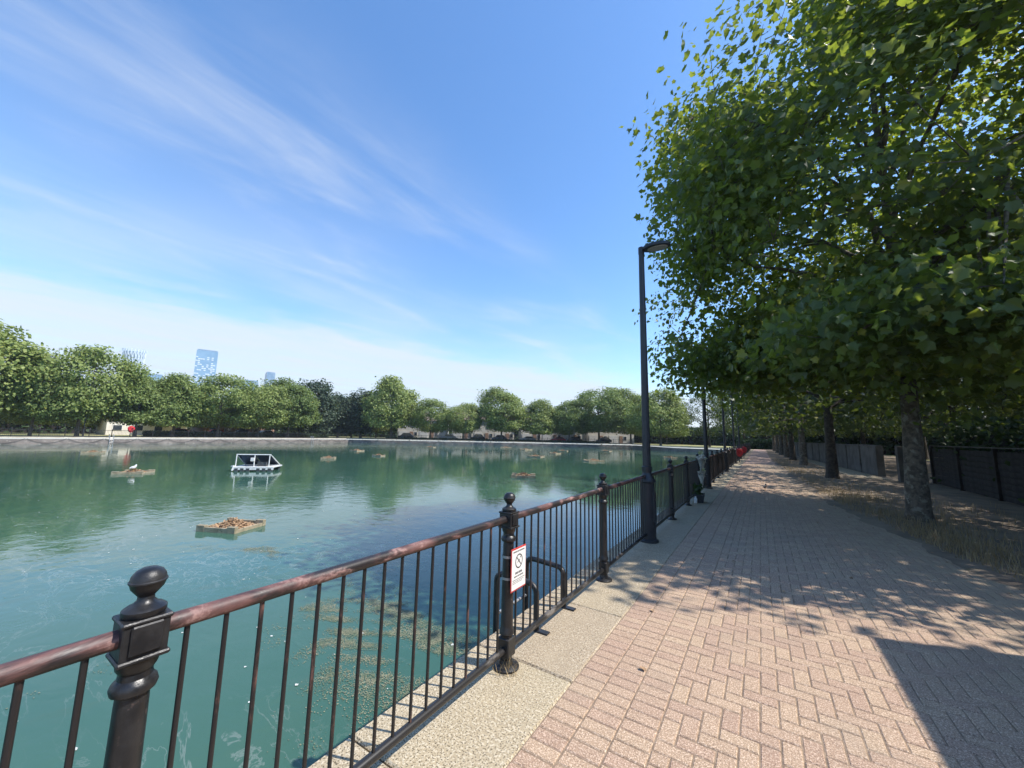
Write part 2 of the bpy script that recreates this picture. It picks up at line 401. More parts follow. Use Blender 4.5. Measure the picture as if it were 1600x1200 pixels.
# soil strip under the trees
EY = [-20, 4, 7.3, 8.7, 10.6, 13, 15.3, 20, 25, 35, 46, 85]; EX = [3.4, 3.1, 2.62, 2.36, 2.12, 1.75, 1.58, 1.32, 1.15, .95, .8, .75]
def edge_x(y): return float(np.interp(y, EY, EX))
def wob(y): return .07*math.sin(y*2.1)+.05*math.sin(y*5.3+1)+.03*math.sin(y*11.7+2)
v = []; f = []
ys = list(np.concatenate([np.arange(-20, 30, .16), np.arange(30, 90, .6)]))
cols = [0., .12, .35, .8, 1.6, 3., 6., 14.]
for i, y in enumerate(ys):
    for j, c in enumerate(cols):
        x = edge_x(y)+wob(y)*(1 if j < 3 else .3)+c-.16
        z = (.001, .014, .028, .03, .025, .02, .01, -.02)[j]+random.uniform(-.006, .006)*(j > 0)
        v.append((x, y, z))
n = len(cols)
for i in range(len(ys)-1):
    for j in range(n-1): f.append((i*n+j, i*n+j+1, (i+1)*n+j+1, (i+1)*n+j))
tag(MB().add(v, f).build('soil_verge', M['dirt'], smooth=80), kind='structure')

# path: sand bed, then pavers laid one by one
path = empty('brick_path', (0, 0, 0)); tag(path, kind='structure')
MB().prism([(-1.2, -14), (3.6, -14), (3.6, 33.), (-1.2, 33.)], -.028, -.0055).build('sand_bed', M['sand'], path)
def far_path_mat():
    mt = bpy.data.materials.new('far_paving'); mt.use_nodes = True; t = T(mt.node_tree); b = t.n['Principled BSDF']
    vec = t.new('ShaderNodeNewGeometry').outputs['Position']
    br = t.new('ShaderNodeTexBrick'); t.l.new(vec, br.inputs['Vector'])
    br.inputs['Scale'].default_value = 5.; br.inputs['Mortar Size'].default_value = .03
    br.inputs['Color1'].default_value = (.50, .33, .26, 1); br.inputs['Color2'].default_value = (.43, .28, .22, 1); br.inputs['Mortar'].default_value = (.22, .16, .11, 1)
    t.put(b.inputs['Base Color'], t.mix(t.ramp(t.noise(vec, 60., 3), .5, .7), br.outputs[0], (.60, .46, .38))); b.inputs['Roughness'].default_value = .9
    return mt
MB().prism([(-1.2, 33.), (1.3, 33.), (1.3, 86), (-1.2, 86)], -.028, -.002).build('far_paving', far_path_mat(), path)
pv = []                                       # (cx, cy, sx, sy)
Y0, Y1 = -6., 33.
for c in range(3):
    yy = Y0+.03*c
    while yy < Y1: pv.append((-1.1+.2*c, yy+.05, .2, .1)); yy += .1
ox, a = -.6, .1
for j in range(int((Y1-Y0)/a)):
    for i in range(-1, 44):
        k = (i-j) % 4; x = ox+i*a; y = Y0+j*a
        if k == 0:
            x0, x1 = max(x, ox), x+2*a
            if x1-x0 > .05: pv.append(((x0+x1)/2, y+a/2, x1-x0, a))
        elif k == 3 and i >= 0: pv.append((x+a/2, y+a, a, 2*a))
pv = [p for p in pv if p[0] < edge_x(p[1])+.25]
def paver_template(sx, sy, g=.0035, ch=.006):
    x, y = sx/2-g, sy/2-g
    r = []
    for ins, z in ((0, -.02), (0, -.005), (ch, 0.)):
        r += [(-x+ins, -y+ins, z), (x-ins, -y+ins, z), (x-ins, y-ins, z), (-x+ins, y-ins, z)]
    F = [(8, 9, 10, 11)]
    for b_ in (0, 4):
        for i in range(4): F.append((b_+i, b_+(i+1) % 4, b_+4+(i+1) % 4, b_+4+i))
    return np.array(r), np.array(F)
def proj_ok(x, y, z=0., mar=0):
    d = Vector((x, y, z-EYE)); zz = d.dot(cf)
    if zz < .1: return None
    px, py = 800+FPX*d.dot(cr2)/zz, 600-FPX*d.dot(cu2)/zz
    return (px, py, zz) if -mar < px < 1600+mar and -mar < py < 1200+mar else None
vis = sorted([p for p in pv if proj_ok(p[0], p[1])], key=lambda p: p[0]**2+p[1]**2)
near = set(vis[:300])
tmpl = {}
for p in vis[:300]:
    key = (round(p[2], 3), round(p[3], 3))
    if key not in tmpl:
        V_, F_ = paver_template(*key); tmpl[key] = mesh_const('paver', V_, F_); tmpl[key].materials.append(M['paver'])
    o = link('paver', tmpl[key], None, path)
    o.location = (p[0], p[1], random.uniform(-.0016, .0012)); o.rotation_euler = (random.gauss(0, .004), random.gauss(0, .004), random.gauss(0, .006))
VV = []; FF = []; b0 = 0
for p in pv:
    if p in near or not proj_ok(p[0], p[1], 0, 60): continue
    V_, F_ = paver_template(p[2], p[3]); c, s = 1., random.gauss(0, .006)
    V_ = V_.copy(); x = V_[:, 0].copy(); V_[:, 0] += -V_[:, 1]*s; V_[:, 1] += x*s
    V_[:, 2] += x*random.gauss(0, .004)+V_[:, 1]*random.gauss(0, .004)+random.uniform(-.0016, .0012)
    VV.append(V_+np.array((p[0], p[1], 0))); FF.append(F_+b0); b0 += 12
o = link('paving', mesh_const('paving', np.concatenate(VV), np.concatenate(FF)), M['paver'], path); o['kind'] = 'stuff'

# ------------------------------------------------------------------ quay walls
def quay(p, q, name, label, near=False, slab=1.15, chains=(), wallm='quay', landward=None):
    (x1, y1), (x2, y2) = p, q; L = math.hypot(x2-x1, y2-y1); ang = math.atan2(y2-y1, x2-x1)
    e = empty(name, (x1, y1, 0), ang, label, 'quay wall')   # local X along wall, land at +Y side (or -Y)
    s = landward
    w_ = .84
    MB().box((L/2, s*.5, -1.35), (L, .96, 2.2)).build('wall', M[wallm], e)
    n = int(L/slab); sl_ = L/n
    sm = MB().box((0, 0, -.075), (sl_-.008, w_, .15)).mesh('coping_slab', bevel=.012); sm.materials.append(M['coping' if near else 'farcoping'])
    for i in range(n):
        o = link('coping_slab', sm, None, e); o.location = (sl_*(i+.5), s*w_/2, random.uniform(-.003, .002) if near else .05)
    return e, L
qn, _ = quay((-2.04, -3.26-1.15*12), (-2.04, 84), 'quay_wall', 'granite coping and quay wall under the black railing beside the path', True, 1.15, landward=-1)
qe, _ = quay((-2.04, 84), (-16, 86), 'quay_wall', 'short pale quay wall closing the dock beyond the far end of the railing', False, 2.4, landward=-1)
qc, _ = quay((-16, 86), (-28, 100), 'quay_wall', 'angled quay wall turning the far right corner of the dock', False, 2.4, landward=-1)
qf, Lf = quay((-28, 100), (-85, 57), 'quay_wall', 'long quay wall below the white terraces across the water', False, 2.4, landward=-1)
ql, Ll = quay((-85, 57), (-84, -30), 'quay_wall', 'long quay wall with hanging chains along the left side of the dock', False, 2.4, landward=-1)
cm = MB()
pts = [(3.6*t-1.8, 0, .62*((2*t-1)**2)-.62) for t in np.linspace(0, 1, 13)]
cm = MB().tube(pts, .022, 5).mesh('grab_chain', smooth=60); cm.materials.append(M['chain'])
for e, L in ((ql, Ll), (qf, Lf)):
    k = 2.4
    while k < L-3:
        o = link('grab_chain', cm, None, e); o.location = (k, .055, -.16); k += 3.75
def wall_ladder(e, x):
    mb = MB()
    for dx in (-.22, .22): mb.tube([(x+dx, .09, -1.0), (x+dx, .09, .1), (x+dx, -.1, .5), (x+dx, -.5, .45), (x+dx, -.5, 0)], .03, 6)
    for z in (-.8, -.55, -.3, -.05): mb.tube([(x-.22, .09, z), (x+.22, .09, z)], .02, 6)
    return mb.build('wall_ladder', M['galv'], e, smooth=50)
wall_ladder(ql, 41); wall_ladder(ql, 9)

# ------------------------------------------------------------------ railing beside the path
FX, SP, FY0, RZ, BZ = -1.677, 2.1114, .4527, 1.057, .125
KN = 38; LAMPS = (3, 7, 11, 15, 19)
fence = empty('iron_railing', (FX, FY0, 0), 0, 'black iron railing with ball finials and worn red top rail along the quay', 'railing')
def post_meshes():
    shaft = MB().lathe([(.040, .0), (.043, .03), (.043, .22), (.056, .235), (.056, .255), (.047, .275), (.046, .30), (.041, .86), (.040, .885), (.054, .895), (.058, .908), (.054, .922), (.043, .934), (.041, .95), (.050, .965), (.056, 1.0)], 20)
    sm = shaft.mesh('post', smooth=35); sm.materials.append(M['black'])
    blk = MB(); blk.box((0, 0, 1.054), (.106, .112, .112)); blk.box((0, 0, 1.106), (.118, .122, .013)); blk.box((0, 0, .998), (.124, .124, .014))
    blk.box((0.057, 0, 1.057), (.012, .076, .085)); blk.box((-.057, 0, 1.057), (.012, .076, .085))
    bm_ = blk.mesh('collar_block', bevel=.004); bm_.materials.append(M['black'])
    low = MB().box((0, 0, .145), (.10, .10, .13)).mesh('foot_block', bevel=.006); low.materials.append(M['black'])
    fin = MB().lathe([(0.0500, 1.1120), (0.0550, 1.1184), (0.0550, 1.1320), (0.0460, 1.1392), (0.0330, 1.1448), (0.0220, 1.1568), (0.0210, 1.1680), (0.0300, 1.1792), (0.0410, 1.1936), (0.0455, 1.2080), (0.0485, 1.2112), (0.0485, 1.2152), (0.0455, 1.2176), (0.0430, 1.2304), (0.0340, 1.2440), (0.0200, 1.2520), (0.0040, 1.2544)], 20)
    fm = fin.mesh('finial', smooth=40); fm.materials.append(M['black'])
    fl = MB().lathe([(.098, .0), (.098, .012), (.085, .022), (.052, .03), (.046, .06)], 20).mesh('base_flange', smooth=30); fl.materials.append(M['black'])
    return sm, bm_, low, fin and fm, fl
PM = post_meshes()
for k in range(-1, KN):
    if k in LAMPS: continue
    p = link('post', PM[0], None, fence); p.location = (0, k*SP, 0)
    for nm, me in zip(('collar_block', 'foot_block', 'finial', 'base_flange'), PM[1:]):
        c = link(nm, me, None, p)
bay = SP-.10
tr = MB().tube([(0, .05+bay*t, random.gauss(0, .0012)) for t in np.linspace(0, 1, 7)], .0275, 16).mesh('top_rail', smooth=60); tr.materials.append(M['rail'])
br_ = MB().tube([(0, .04+(SP-.08)*t, 0) for t in np.linspace(0, 1, 5)], .025, 14).mesh('bottom_rail', smooth=60); br_.materials.append(M['botrail'])
bar = MB().tube([(0, 0, z) for z in (.13, .45, .75, 1.045)], .0088, 8, False).mesh('baluster', smooth=60); bar.materials.append(M['bar'])
rest = MB(); nb = 0
for k in range(-1, KN-1):
    o = link('top_rail', tr, None, fence); o.location = (0, k*SP, RZ)
    o = link('bottom_rail', br_, None, fence); o.location = (0, k*SP, BZ)
    for i in range(1, 18):
        y = k*SP+i*SP/18
        if k < 0 and i < 9: continue
        if nb < 300:
            o = link('baluster', bar, None, fence); o.location = (random.gauss(0, .0008), y+random.gauss(0, .0015), 0); nb += 1
        else: rest.tube([(0, y, .13), (0, y, 1.045)], .0088, 4, False)
o = rest.build('balusters', M['bar'], fence); o['kind'] = 'stuff'
# short stays between bottom rail and coping
stay = MB().box((.03, 0, .006), (.10, .035, .012)).box((0, 0, .06), (.018, .03, .10)).mesh('rail_foot', bevel=.003); stay.materials.append(M['black'])
for k in (5, 9, 13):
    o = link('rail_foot', stay, None, fence); o.location = (0, (k+.52)*SP, 0)

# far railings (copies of posts, joined bars)
def far_railing(p, q, label, step=2.4):
    (x1, y1), (x2, y2) = p, q; L = math.hypot(x2-x1, y2-y1); ang = math.atan2(y2-y1, x2-x1)
    e = empty('iron_railing', (x1, y1, 0), ang, label, 'railing')
    n = int(L/step); pm = MB().lathe([(.07, 0), (.045, .1), (.045, 1.0), (.06, 1.0), (.06, 1.12), (.025, 1.15), (.05, 1.22), (.01, 1.28)], 6).mesh('post'); pm.materials.append(M['black'])
    for i in range(n+1): o = link('post', pm, None, e); o.location = (i*L/n, 0, .05)
    for z, nm in ((1.1, 'top_rail'), (.18, 'bottom_rail')): MB().box((L/2, 0, z), (L, .05, .05)).build(nm, M['black'], e)
    b_ = MB(); x = .2
    while x < L: b_.box((x, 0, .64), (.018, .018, .9)); x += .16
    o = b_.build('balusters', M['black'], e); o['kind'] = 'stuff'
far_railing((-84.9, -20), (-85.8, 57), 'far black railing standing on the left quay wall')
far_railing((-85.3, 57.8), (-28.2, 100.8), 'far black railing on the quay wall across the water')

# ------------------------------------------------------------------ sign on the second post
sg = empty('warning_sign', (FX+.062, FY0+SP, 0), 0, 'white notice with red border and prohibition ring strapped to a railing post', 'sign')
SW, SH, SZ = .21, .305, .70
MB().box((.012, .03, SZ), (.006, SW, SH)).build('border', M['signred'], sg, bevel=.002)
MB().box((.0158, .03, SZ), (.0022, SW-.016, SH-.024)).build('face', M['signwhite'], sg)
mk = MB(); X = .0176
n = 28; C = (.03, SZ+.052)
for j in range(n):
    a0, a1 = 2*math.pi*j/n, 2*math.pi*(j+1)/n
    mk.quad(*[(X, C[0]+r*math.cos(t), C[1]+r*math.sin(t)) for r, t in ((.052, a0), (.052, a1), (.043, a1), (.043, a0))])
d = .046*math.cos(R(45)); mk.quad((X+.0003, C[0]-d-.004, C[1]+d), (X+.0003, C[0]-d+.004, C[1]+d+.002), (X+.0003, C[0]+d+.004, C[1]-d), (X+.0003, C[0]+d-.004, C[1]-d-.002))
mk.quad((X, C[0]-.030, C[1]-.012), (X, C[0]-.012, C[1]+.002), (X, C[0]+.014, C[1]+.016), (X, C[0]+.008, C[1]+.002))
mk.quad((X, C[0]+.016, C[1]+.020), (X, C[0]+.026, C[1]+.020), (X, C[0]+.026, C[1]+.030), (X, C[0]+.016, C[1]+.030))
mk.build('prohibition_mark', M['ink'], sg)
ln = MB()
def wline(z, h, x0, x1, words):
    y = x0; tot = sum(words)+.35*(len(words)-1)*1.; u = (x1-x0)/tot
    for wd in words:
        q = 0
        while q < wd-.2:
            ln.quad((X, y+q*u, z-h/2), (X, y+(q+.72)*u, z-h/2), (X, y+(q+.72)*u, z+h/2), (X, y+q*u, z+h/2)); q += 1
        y += (wd+.35)*u
wline(SZ+.126, .010, -.05, .11, (6, 2, 8)); wline(SZ-.028, .015, -.02, .08, (4, 5)); wline(SZ-.052, .010, -.035, .095, (4, 2, 5))
wline(SZ-.074, .005, -.055, .115, (6, 3, 7, 4)); wline(SZ-.086, .004, -.055, .10, (5, 6, 3, 6)); wline(SZ-.097, .004, -.055, .08, (7, 4, 6))
ln.build('lettering', M['ink'], sg)
for z in (SZ+.08, SZ-.075):
    MB().lathe([(.0455, z-.009), (.0475, z-.009), (.0475, z+.009), (.0455, z+.009)], 18, (-.062, 0, 0), False).build('strap', M['galv'], sg, smooth=40)

# ------------------------------------------------------------------ dock ladder with two hoop handrails
lad = empty('dock_ladder', (FX, 3.05, 0), 0, 'black hooped ladder over the quay edge behind the notice', 'ladder')
for y in (.10, .66):
    pts = [(-.075, y, 0), (-.075, y, .30)]+[(-.075-.08*(1-math.cos(t)), y, .30+.08*math.sin(t)) for t in np.linspace(.2, R(90), 5)]
    pts += [(-.40, y, .395)]+[(-.44-.07*math.sin(t), y, .325+.07*math.cos(t)) for t in np.linspace(.1, R(90), 5)]+[(-.51, y, -.4), (-.51, y, -1.6)]
    MB().tube(pts, .026, 10).build('handrail', M['black'], lad, smooth=50)
    MB().box((-.02, y, .008), (.14, .06, .012)).build('foot_plate', M['black'], lad, bevel=.003)
for z in (.02, -.25, -.52, -.79): MB().tube([(-.51, .10, z), (-.51, .66, z)], .016, 8).build('rung', M['galv'], lad, smooth=50)

# ------------------------------------------------------------------ lamp posts
def lamp_post(y, label):
    e = empty('lamp_post', (FX+.02, y, 0), 0, label, 'lamp post', 'lamp posts along the railing')
    MB().lathe([(.16, 0), (.16, .03), (.125, .05), (.12, .95), (.135, .97), (.135, 1.0), (.115, 1.03), (.085, 1.08), (.075, 1.12)], 20).build('base_column', M['lampblack'], e, smooth=35)
    p = MB().lathe([(.075, 1.1), (.085, 1.2), (.085, 1.215), (.068, 1.23), (.048, 5.04), (.048, 5.05), (.054, 5.05), (.054, 5.17), (.04, 5.18)], 18).build('pole', M['lampblack'], e, smooth=35)
    MB().box((.095, 0, .55), (.06, .14, .5)).build('access_door', M['lampblack'], e, bevel=.01)
    # flat oval lantern on a short arm, reaching over the path
    h = MB(); n = 22; rings = [(.02, .05), (.6, .046), (.9, .03), (1., 0.), (.97, -.028), (.80, -.034)]
    v = []; f = []
    for s_, z in rings:
        for j in range(n):
            a_ = 2*math.pi*j/n; v.append((.26+.25*s_*math.cos(a_), .15*s_*math.sin(a_), 5.13+z))
    for i in range(len(rings)-1):
        for j in range(n): f.append((i*n+j, i*n+(j+1) % n, (i+1)*n+(j+1) % n, (i+1)*n+j))
    f.append(tuple((len(rings)-1)*n+j for j in range(n))); f.append(tuple(range(n)))
    h.add(v, f); h.tube([(.0, 0, 5.12), (.1, 0, 5.125)], .034, 10)
    ho = h.build('lantern', M['lampblack'], e, smooth=40)
    lp = MB(); lp.add([(.285+.175*math.cos(2*math.pi*j/n), .105*math.sin(2*math.pi*j/n), 5.13-.039) for j in range(n)]+[(.285+.165*math.cos(2*math.pi*j/n), .098*math.sin(2*math.pi*j/n), 5.13-.046) for j in range(n)],
        [tuple(n+j for j in range(n))]+[(j, (j+1) % n, n+(j+1) % n, n+j) for j in range(n)]); lp.build('lens', M['lens'], ho)
    return e
words = ['nearest tall black lamp post with flat oval lantern, third post after the notice', 'second black lamp post, half hidden by plane leaves beside the tied flowers', 'third black lamp post along the railing, under the tree canopy', 'fourth black lamp post along the railing, before the red lifebuoy box', 'farthest black lamp post along the railing']
words[0] = 'nearest tall black lamp post with a flat oval lantern against the sky'
for k, wd in zip(LAMPS, words): lamp_post(FY0+k*SP, wd)

# ------------------------------------------------------------------ trees
HL = np.array([(0, 0), (.22, -.07), (.52, .10), (.40, .28), (.58, .60), (.29, .64), (0, 1.), (-.29, .64), (-.58, .60), (-.40, .28), (-.52, .10), (-.22, -.07)])
HF = np.array([(0, 1, 2, 3, 4, 5, 6), (0, 6, 7, 8, 9, 10, 11)])
def leaf_array(P, N, A, size, shape=HL, faces=HF, fold=.18, r=rng):
    """P base points, N normals, A axis direction, size"""
    N = N/np.linalg.norm(N, axis=1, keepdims=True); A = A-N*(A*N).sum(1, keepdims=True); A /= np.linalg.norm(A, axis=1, keepdims=True)+1e-9
    B = np.cross(A, N); n, k = len(P), len(shape)
    x = shape[None, :, 0]*np.ones((n, 1)); y = shape[None, :, 1]*np.ones((n, 1))
    x = x*(1+r.normal(0, .10, (n, 1)))+r.normal(0, .035, (n, k)); y = y+r.normal(0, .03, (n, k))
    if k < 10: x = x*(1+r.normal(0, .2, (n, k))); y = y+r.normal(0, .08, (n, k))
    z = fold*np.abs(x)-.22*y*y*r.uniform(.2, 1.3, (n, 1))
    s = size[:, None]
    V = P[:, None, :]+B[:, None, :]*(x*s)[..., None]+A[:, None, :]*(y*s)[..., None]+N[:, None, :]*(z*s)[..., None]
    F = (np.arange(n)*k)[:, None, None]+faces[None]
    return V.reshape(-1, 3), F.reshape(-1, faces.shape[1])
QL = np.array([(0, 0), (.48, .18), (.42, .66), (0, 1.), (-.42, .66), (-.48, .18)]); QF = np.array([(0, 1, 2, 3, 4, 5)])

def vnoise(P, seed, f=.45):
    r = np.random.default_rng(seed); s = 0
    for i in range(7):
        k = r.normal(0, f, 3); s = s+np.sin(P@k*2*math.pi*.5+r.uniform(0, 6.28))
    return s/7

def env_radius(u, H, c0, zc, a, bu, bd): pass

def make_tree(seed, zc, a, up, dn, fork, H, trunk_r, n_limb, n_sec, n_cl, per, size, hero, flare=1.6, lean=(0, 0), void=.05, low=0, squash=.6, spread=.5, extra=None):
    """returns wood meshes (trunk, branches) and leaf arrays; crown is an uneven ellipsoid of leafy twigs"""
    r = np.random.default_rng(seed)
    # cluster centres
    C = []
    lump = r.normal(0, 1, (9, 3)); lump /= np.linalg.norm(lump, axis=1, keepdims=True)
    while len(C) < n_cl:
        d = r.normal(0, 1, 3); d /= np.linalg.norm(d)
        bump = 1+(.16 if hero else .30)*sum(max(0, d@l)**6 for l in lump)-.10*max(0, d@lump[0]*-1)**3
        rad = (r.uniform(.28, 1)**(1/2.3) if hero else r.uniform(.45, 1)**(1/2.6))*bump*r.uniform(.93, 1.03)
        p = np.array((d[0]*a, d[1]*a, d[2]*(up if d[2] > 0 else dn)))*rad+np.array((lean[0], lean[1], zc))
        if p[2] < low+.45+(.75*vnoise(p[None]*np.array((1, 1, 0)), seed+9, .35)[0]*1.8 if hero else .0): continue
        if vnoise(p[None], seed+5, .30 if hero else .5)[0] < -.32+void and rad > .45: continue
        C.append(p)
    C = np.array(C)
    if extra is not None: C = np.concatenate([C, extra])
    # limbs
    wood = MB(); limbs = []
    tp = [np.array((lean[0]*t*.5+.04*math.sin(t*5), lean[1]*t*.5+.03*math.cos(t*4), H*.86*t)) for t in np.linspace(0, 1, 12)]
    rad = [trunk_r*(flare if i == 0 else 1.12 if i == 1 else 1)*(1-.80*(i/11)**1.15) for i in range(12)]
    tp.insert(1, tp[0]*.8+tp[1]*.2); rad.insert(1, trunk_r*(1+(flare-1)*.42))
    limbs.append(np.array(tp)); trunk = MB().tube(tp, rad, 14 if hero else 9)
    for i in range(n_limb):
        t = (i+.5)/n_limb; az = i*2.399+r.uniform(-.4, .4); z0 = fork+(H*.72-fork)*t*.9
        b0_ = np.array([np.interp(z0, [q[2] for q in tp], [q[j] for q in tp]) for j in range(3)])
        el = R(12+50*t+r.uniform(-8, 8)); Lh = a*(.92-.30*t)
        end = np.array((lean[0]+math.cos(az)*Lh*math.cos(el)*1.05, lean[1]+math.sin(az)*Lh*math.cos(el)*1.05, min(z0+Lh*math.sin(el)+.5, zc+up*.9)))
        mid = (b0_+end)/2+np.array((0, 0, .45+.4*t))+r.normal(0, .15, 3)
        P = [b0_*(1-s)**2+2*mid*s*(1-s)+end*s*s+(r.normal(0, .06, 3) if 0 < s < 1 else 0) for s in np.linspace(0, 1, 8)]
        rr = trunk_r*(.50-.20*t); limbs.append(np.array(P)); wood.tube(P, [rr*(1-.85*s) for s in np.linspace(0, 1, 8)], 7 if hero else 5, False)
    LP = np.concatenate([np.concatenate([a_+(b_-a_)*t_ for a_, b_ in zip(Lm[:-1], Lm[1:])] if False else [(a_+(b_-a_)*t_)[None] for a_, b_ in zip(Lm[:-1], Lm[1:]) for t_ in (0, .2, .4, .6, .8)]) for Lm in limbs[1:]+[limbs[0][6:]]])
    LP = LP+r.normal(0, .01, LP.shape)
    sec = [LP]
    idx = r.choice(len(C), n_sec, replace=False)
    for i in idx:
        e = C[i]; q = LP[np.argmin(((LP-e)**2).sum(1)+((LP[:, 2]-e[2]) > .1)*1.5)]
        if np.linalg.norm(e-q) < .5: continue
        mid = (q+e)/2+np.array((0, 0, .25))+r.normal(0, .12, 3)
        P = [q*(1-s)**2+2*mid*s*(1-s)+e*s*s for s in np.linspace(0, 1, 5)]
        wood.tube(P, [.045*(1-.8*s) if hero else .05*(1-.8*s) for s in np.linspace(0, 1, 5)], 5 if hero else 4, False); sec.append(np.array(P))
    SP_ = np.concatenate(sec)
    if hero:
        for e in C:
            q = SP_[np.argmin(((SP_-e)**2).sum(1))]
            if .15 < np.linalg.norm(e-q) < 3: wood.tube([q, (q+e)/2+r.normal(0, .05, 3), e], [.012, .009, .004], 3, False)
    # leaves
    cid = np.repeat(np.arange(len(C)), per); n = len(cid)
    off = np.clip(r.normal(0, 1, (n, 3)), -1.7, 1.7)*np.array((spread, spread, spread*squash))
    P = C[cid]+off
    P[:, 2] -= .25*spread*(off[:, 0]**2+off[:, 1]**2)/spread**2*.3
    ctr = np.array((lean[0], lean[1], zc))
    out = P-ctr; out /= np.linalg.norm(out, axis=1, keepdims=True)+1e-6
    N = np.array((0, 0, .62))+out*.5+r.normal(0, .55, (n, 3))
    A = out*.6+off/spread*.35+np.array((0, 0, -.45))+r.normal(0, .45, (n, 3))
    S = size*r.uniform(.5, 1.18, n)
    ok = P[:, 2] > low-(.55 if hero else 0)
    return trunk, wood, P[ok], N[ok], A[ok], S[ok]

def cull(P): return P

# -- the big plane tree by the path
TX, TY = 2.84, 12.2
q = rng.normal(0, 1, (42, 3)); q /= np.linalg.norm(q, axis=1, keepdims=True); q *= rng.random((42, 1))**.4
ext = q*np.array((1.9, 1.2, .55))+np.array((2.1-TX, 8.1-TY, 3.6))
q = rng.normal(0, 1, (60, 3)); q /= np.linalg.norm(q, axis=1, keepdims=True); q *= rng.random((60, 1))**.4
ext = np.concatenate([ext, q*np.array((1.8, 2.0, 1.1))+np.array((-.55-TX, 13.2-TY, 4.3))])
tw = make_tree(21, 7.9, 4.95, 6.7, 5.3, 3.4, 13.6, .175, 17, 190, 860, 78, .150, True, 1.5, (.2, .0), .13, 2.45, .58, .50, ext)
tree = empty('plane_tree', (TX, TY, 0), 0, 'nearest large plane tree with mottled trunk and big sunlit leaves over the path', 'tree')
tw[0].build('trunk', M['bark'], tree, smooth=60); tw[1].build('branches', M['bark'], tree, smooth=60)
P, N, A, S = tw[2:]
wp = P+np.array((TX, TY, 0)); dd = wp-np.array((0, 0, EYE)); dep = dd@np.array(cf)
sx = 800+FPX*(dd@np.array(cr2))/dep; sy = 600-FPX*(dd@np.array(cu2))/dep
vis_ = (sx > 980) & (sx < 1600) & (sy > 0) & (sy < 760)
order = np.argsort(np.where(vis_, dep, 1e9))[:300]
mask = np.ones(len(P), bool); mask[order] = False
V_, F_ = leaf_array(P[mask], N[mask], A[mask], S[mask])
o = link('foliage', mesh_const('foliage', V_, F_), M['leaf'], tree); o['kind'] = 'stuff'
lm = []
for q in range(5):
    V_, F_ = leaf_array(np.zeros((1, 3)), np.array([[0, 0, 1.]]), np.array([[0, 1., 0]]), np.ones(1))
    me = mesh_const('leaf', V_, F_); me.materials.append(M['leaf']); lm.append(me)
for q, i in enumerate(order):
    nz = Vector(N[i]).normalized(); ay = Vector(A[i]); ay = (ay-nz*ay.dot(nz)).normalized(); bx = ay.cross(nz)
    mm = Matrix((bx, ay, nz)).transposed().to_4x4(); mm = Matrix.Translation(Vector(P[i])) @ mm @ Matrix.Scale(float(S[i]), 4)
    o = link('leaf', lm[q % 5], None, tree); o.matrix_local = mm

# -- row trees and background trees share a few crowns
def stock_tree(seed, mat, leaf, zc=7.2, a=5.3, up=5.8, dn=4.6, H=12.4, tr=.22, ncl=270, per=30, size=.225, low=2.3, bark='bark', spread=.5, fork=3.0, void=.02, n_limb=11, nsec=60, squash=.65):
    t = make_tree(seed, zc, a, up, dn, fork, H, tr, n_limb, nsec, ncl, per, size, False, 1.5, (0, 0), void, low, squash, spread)
    tm = t[0].mesh('trunk', smooth=60); tm.materials.append(M[bark])
    wm = t[1].mesh('branches', smooth=60); wm.materials.append(M[bark])
    V_, F_ = leaf_array(*t[2:], shape=QL, faces=QF, fold=.12)
    lmsh = mesh_const('crown', V_, F_); lmsh.materials.append(M[leaf])
    return tm, wm, lmsh
def plant(name, stock, loc, scale, rz, label, group=None, cat='tree', sxy=1., bark=None):
    e = empty(name, loc, rz, label, cat, group); e.scale = (scale*sxy, scale*sxy, scale)
    for nm, me in zip(('trunk', 'branches', 'crown'), stock):
        o = link(nm, me, None, e)
        if nm == 'crown': o['kind'] = 'stuff'
        if bark and nm != 'crown':
            o.material_slots[0].link = 'OBJECT'; o.material_slots[0].material = M[bark]
    return e
rowA = stock_tree(31, None, 'leafmid'); rowB = stock_tree(32, None, 'leafmid', a=5.0, up=5.2)
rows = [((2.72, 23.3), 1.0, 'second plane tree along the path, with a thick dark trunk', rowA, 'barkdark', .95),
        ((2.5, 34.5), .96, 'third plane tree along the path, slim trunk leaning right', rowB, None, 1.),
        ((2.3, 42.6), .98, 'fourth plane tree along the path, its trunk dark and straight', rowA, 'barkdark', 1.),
        ((2.1, 48.5), .95, 'fifth plane tree along the path, close behind the fourth', rowB, None, 1.),
        ((2.0, 57.), 1.0, 'sixth plane tree along the path', rowA, None, 1.), ((1.9, 66.), .95, 'seventh plane tree along the path', rowB, None, 1.),
        ((1.8, 76.), 1.0, 'eighth and last plane tree where the path ends', rowA, None, 1.)]
for i, ((x, y), s, lb, stk, bk, sxy) in enumerate(rows):
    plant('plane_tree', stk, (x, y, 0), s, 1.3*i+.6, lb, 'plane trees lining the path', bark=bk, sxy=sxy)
bgp = [(11.2, 11.2, .9), (10.5, 15.9, .8), (12.5, 24.5, 1.0), (17.5, 17, 1.1), (14.5, 31, 1.0), (10.5, 36, .85), (17, 35, 1.05), (22, 29, 1.), (12, 43, 1.), (19, 47, 1.1), (27, 41, 1.1), (9, 54, .95), (15, 60, 1.1), (25, 56, 1.1), (33, 52, 1.1), (8, 68, 1.), (17, 76, 1.1), (29, 70, 1.1), (-3, 95, 1.1), (6, 93, 1.1), (13, 92, 1.1), (-10, 99, 1.), (38, 66, 1.15), (24, 88, 1.1)]
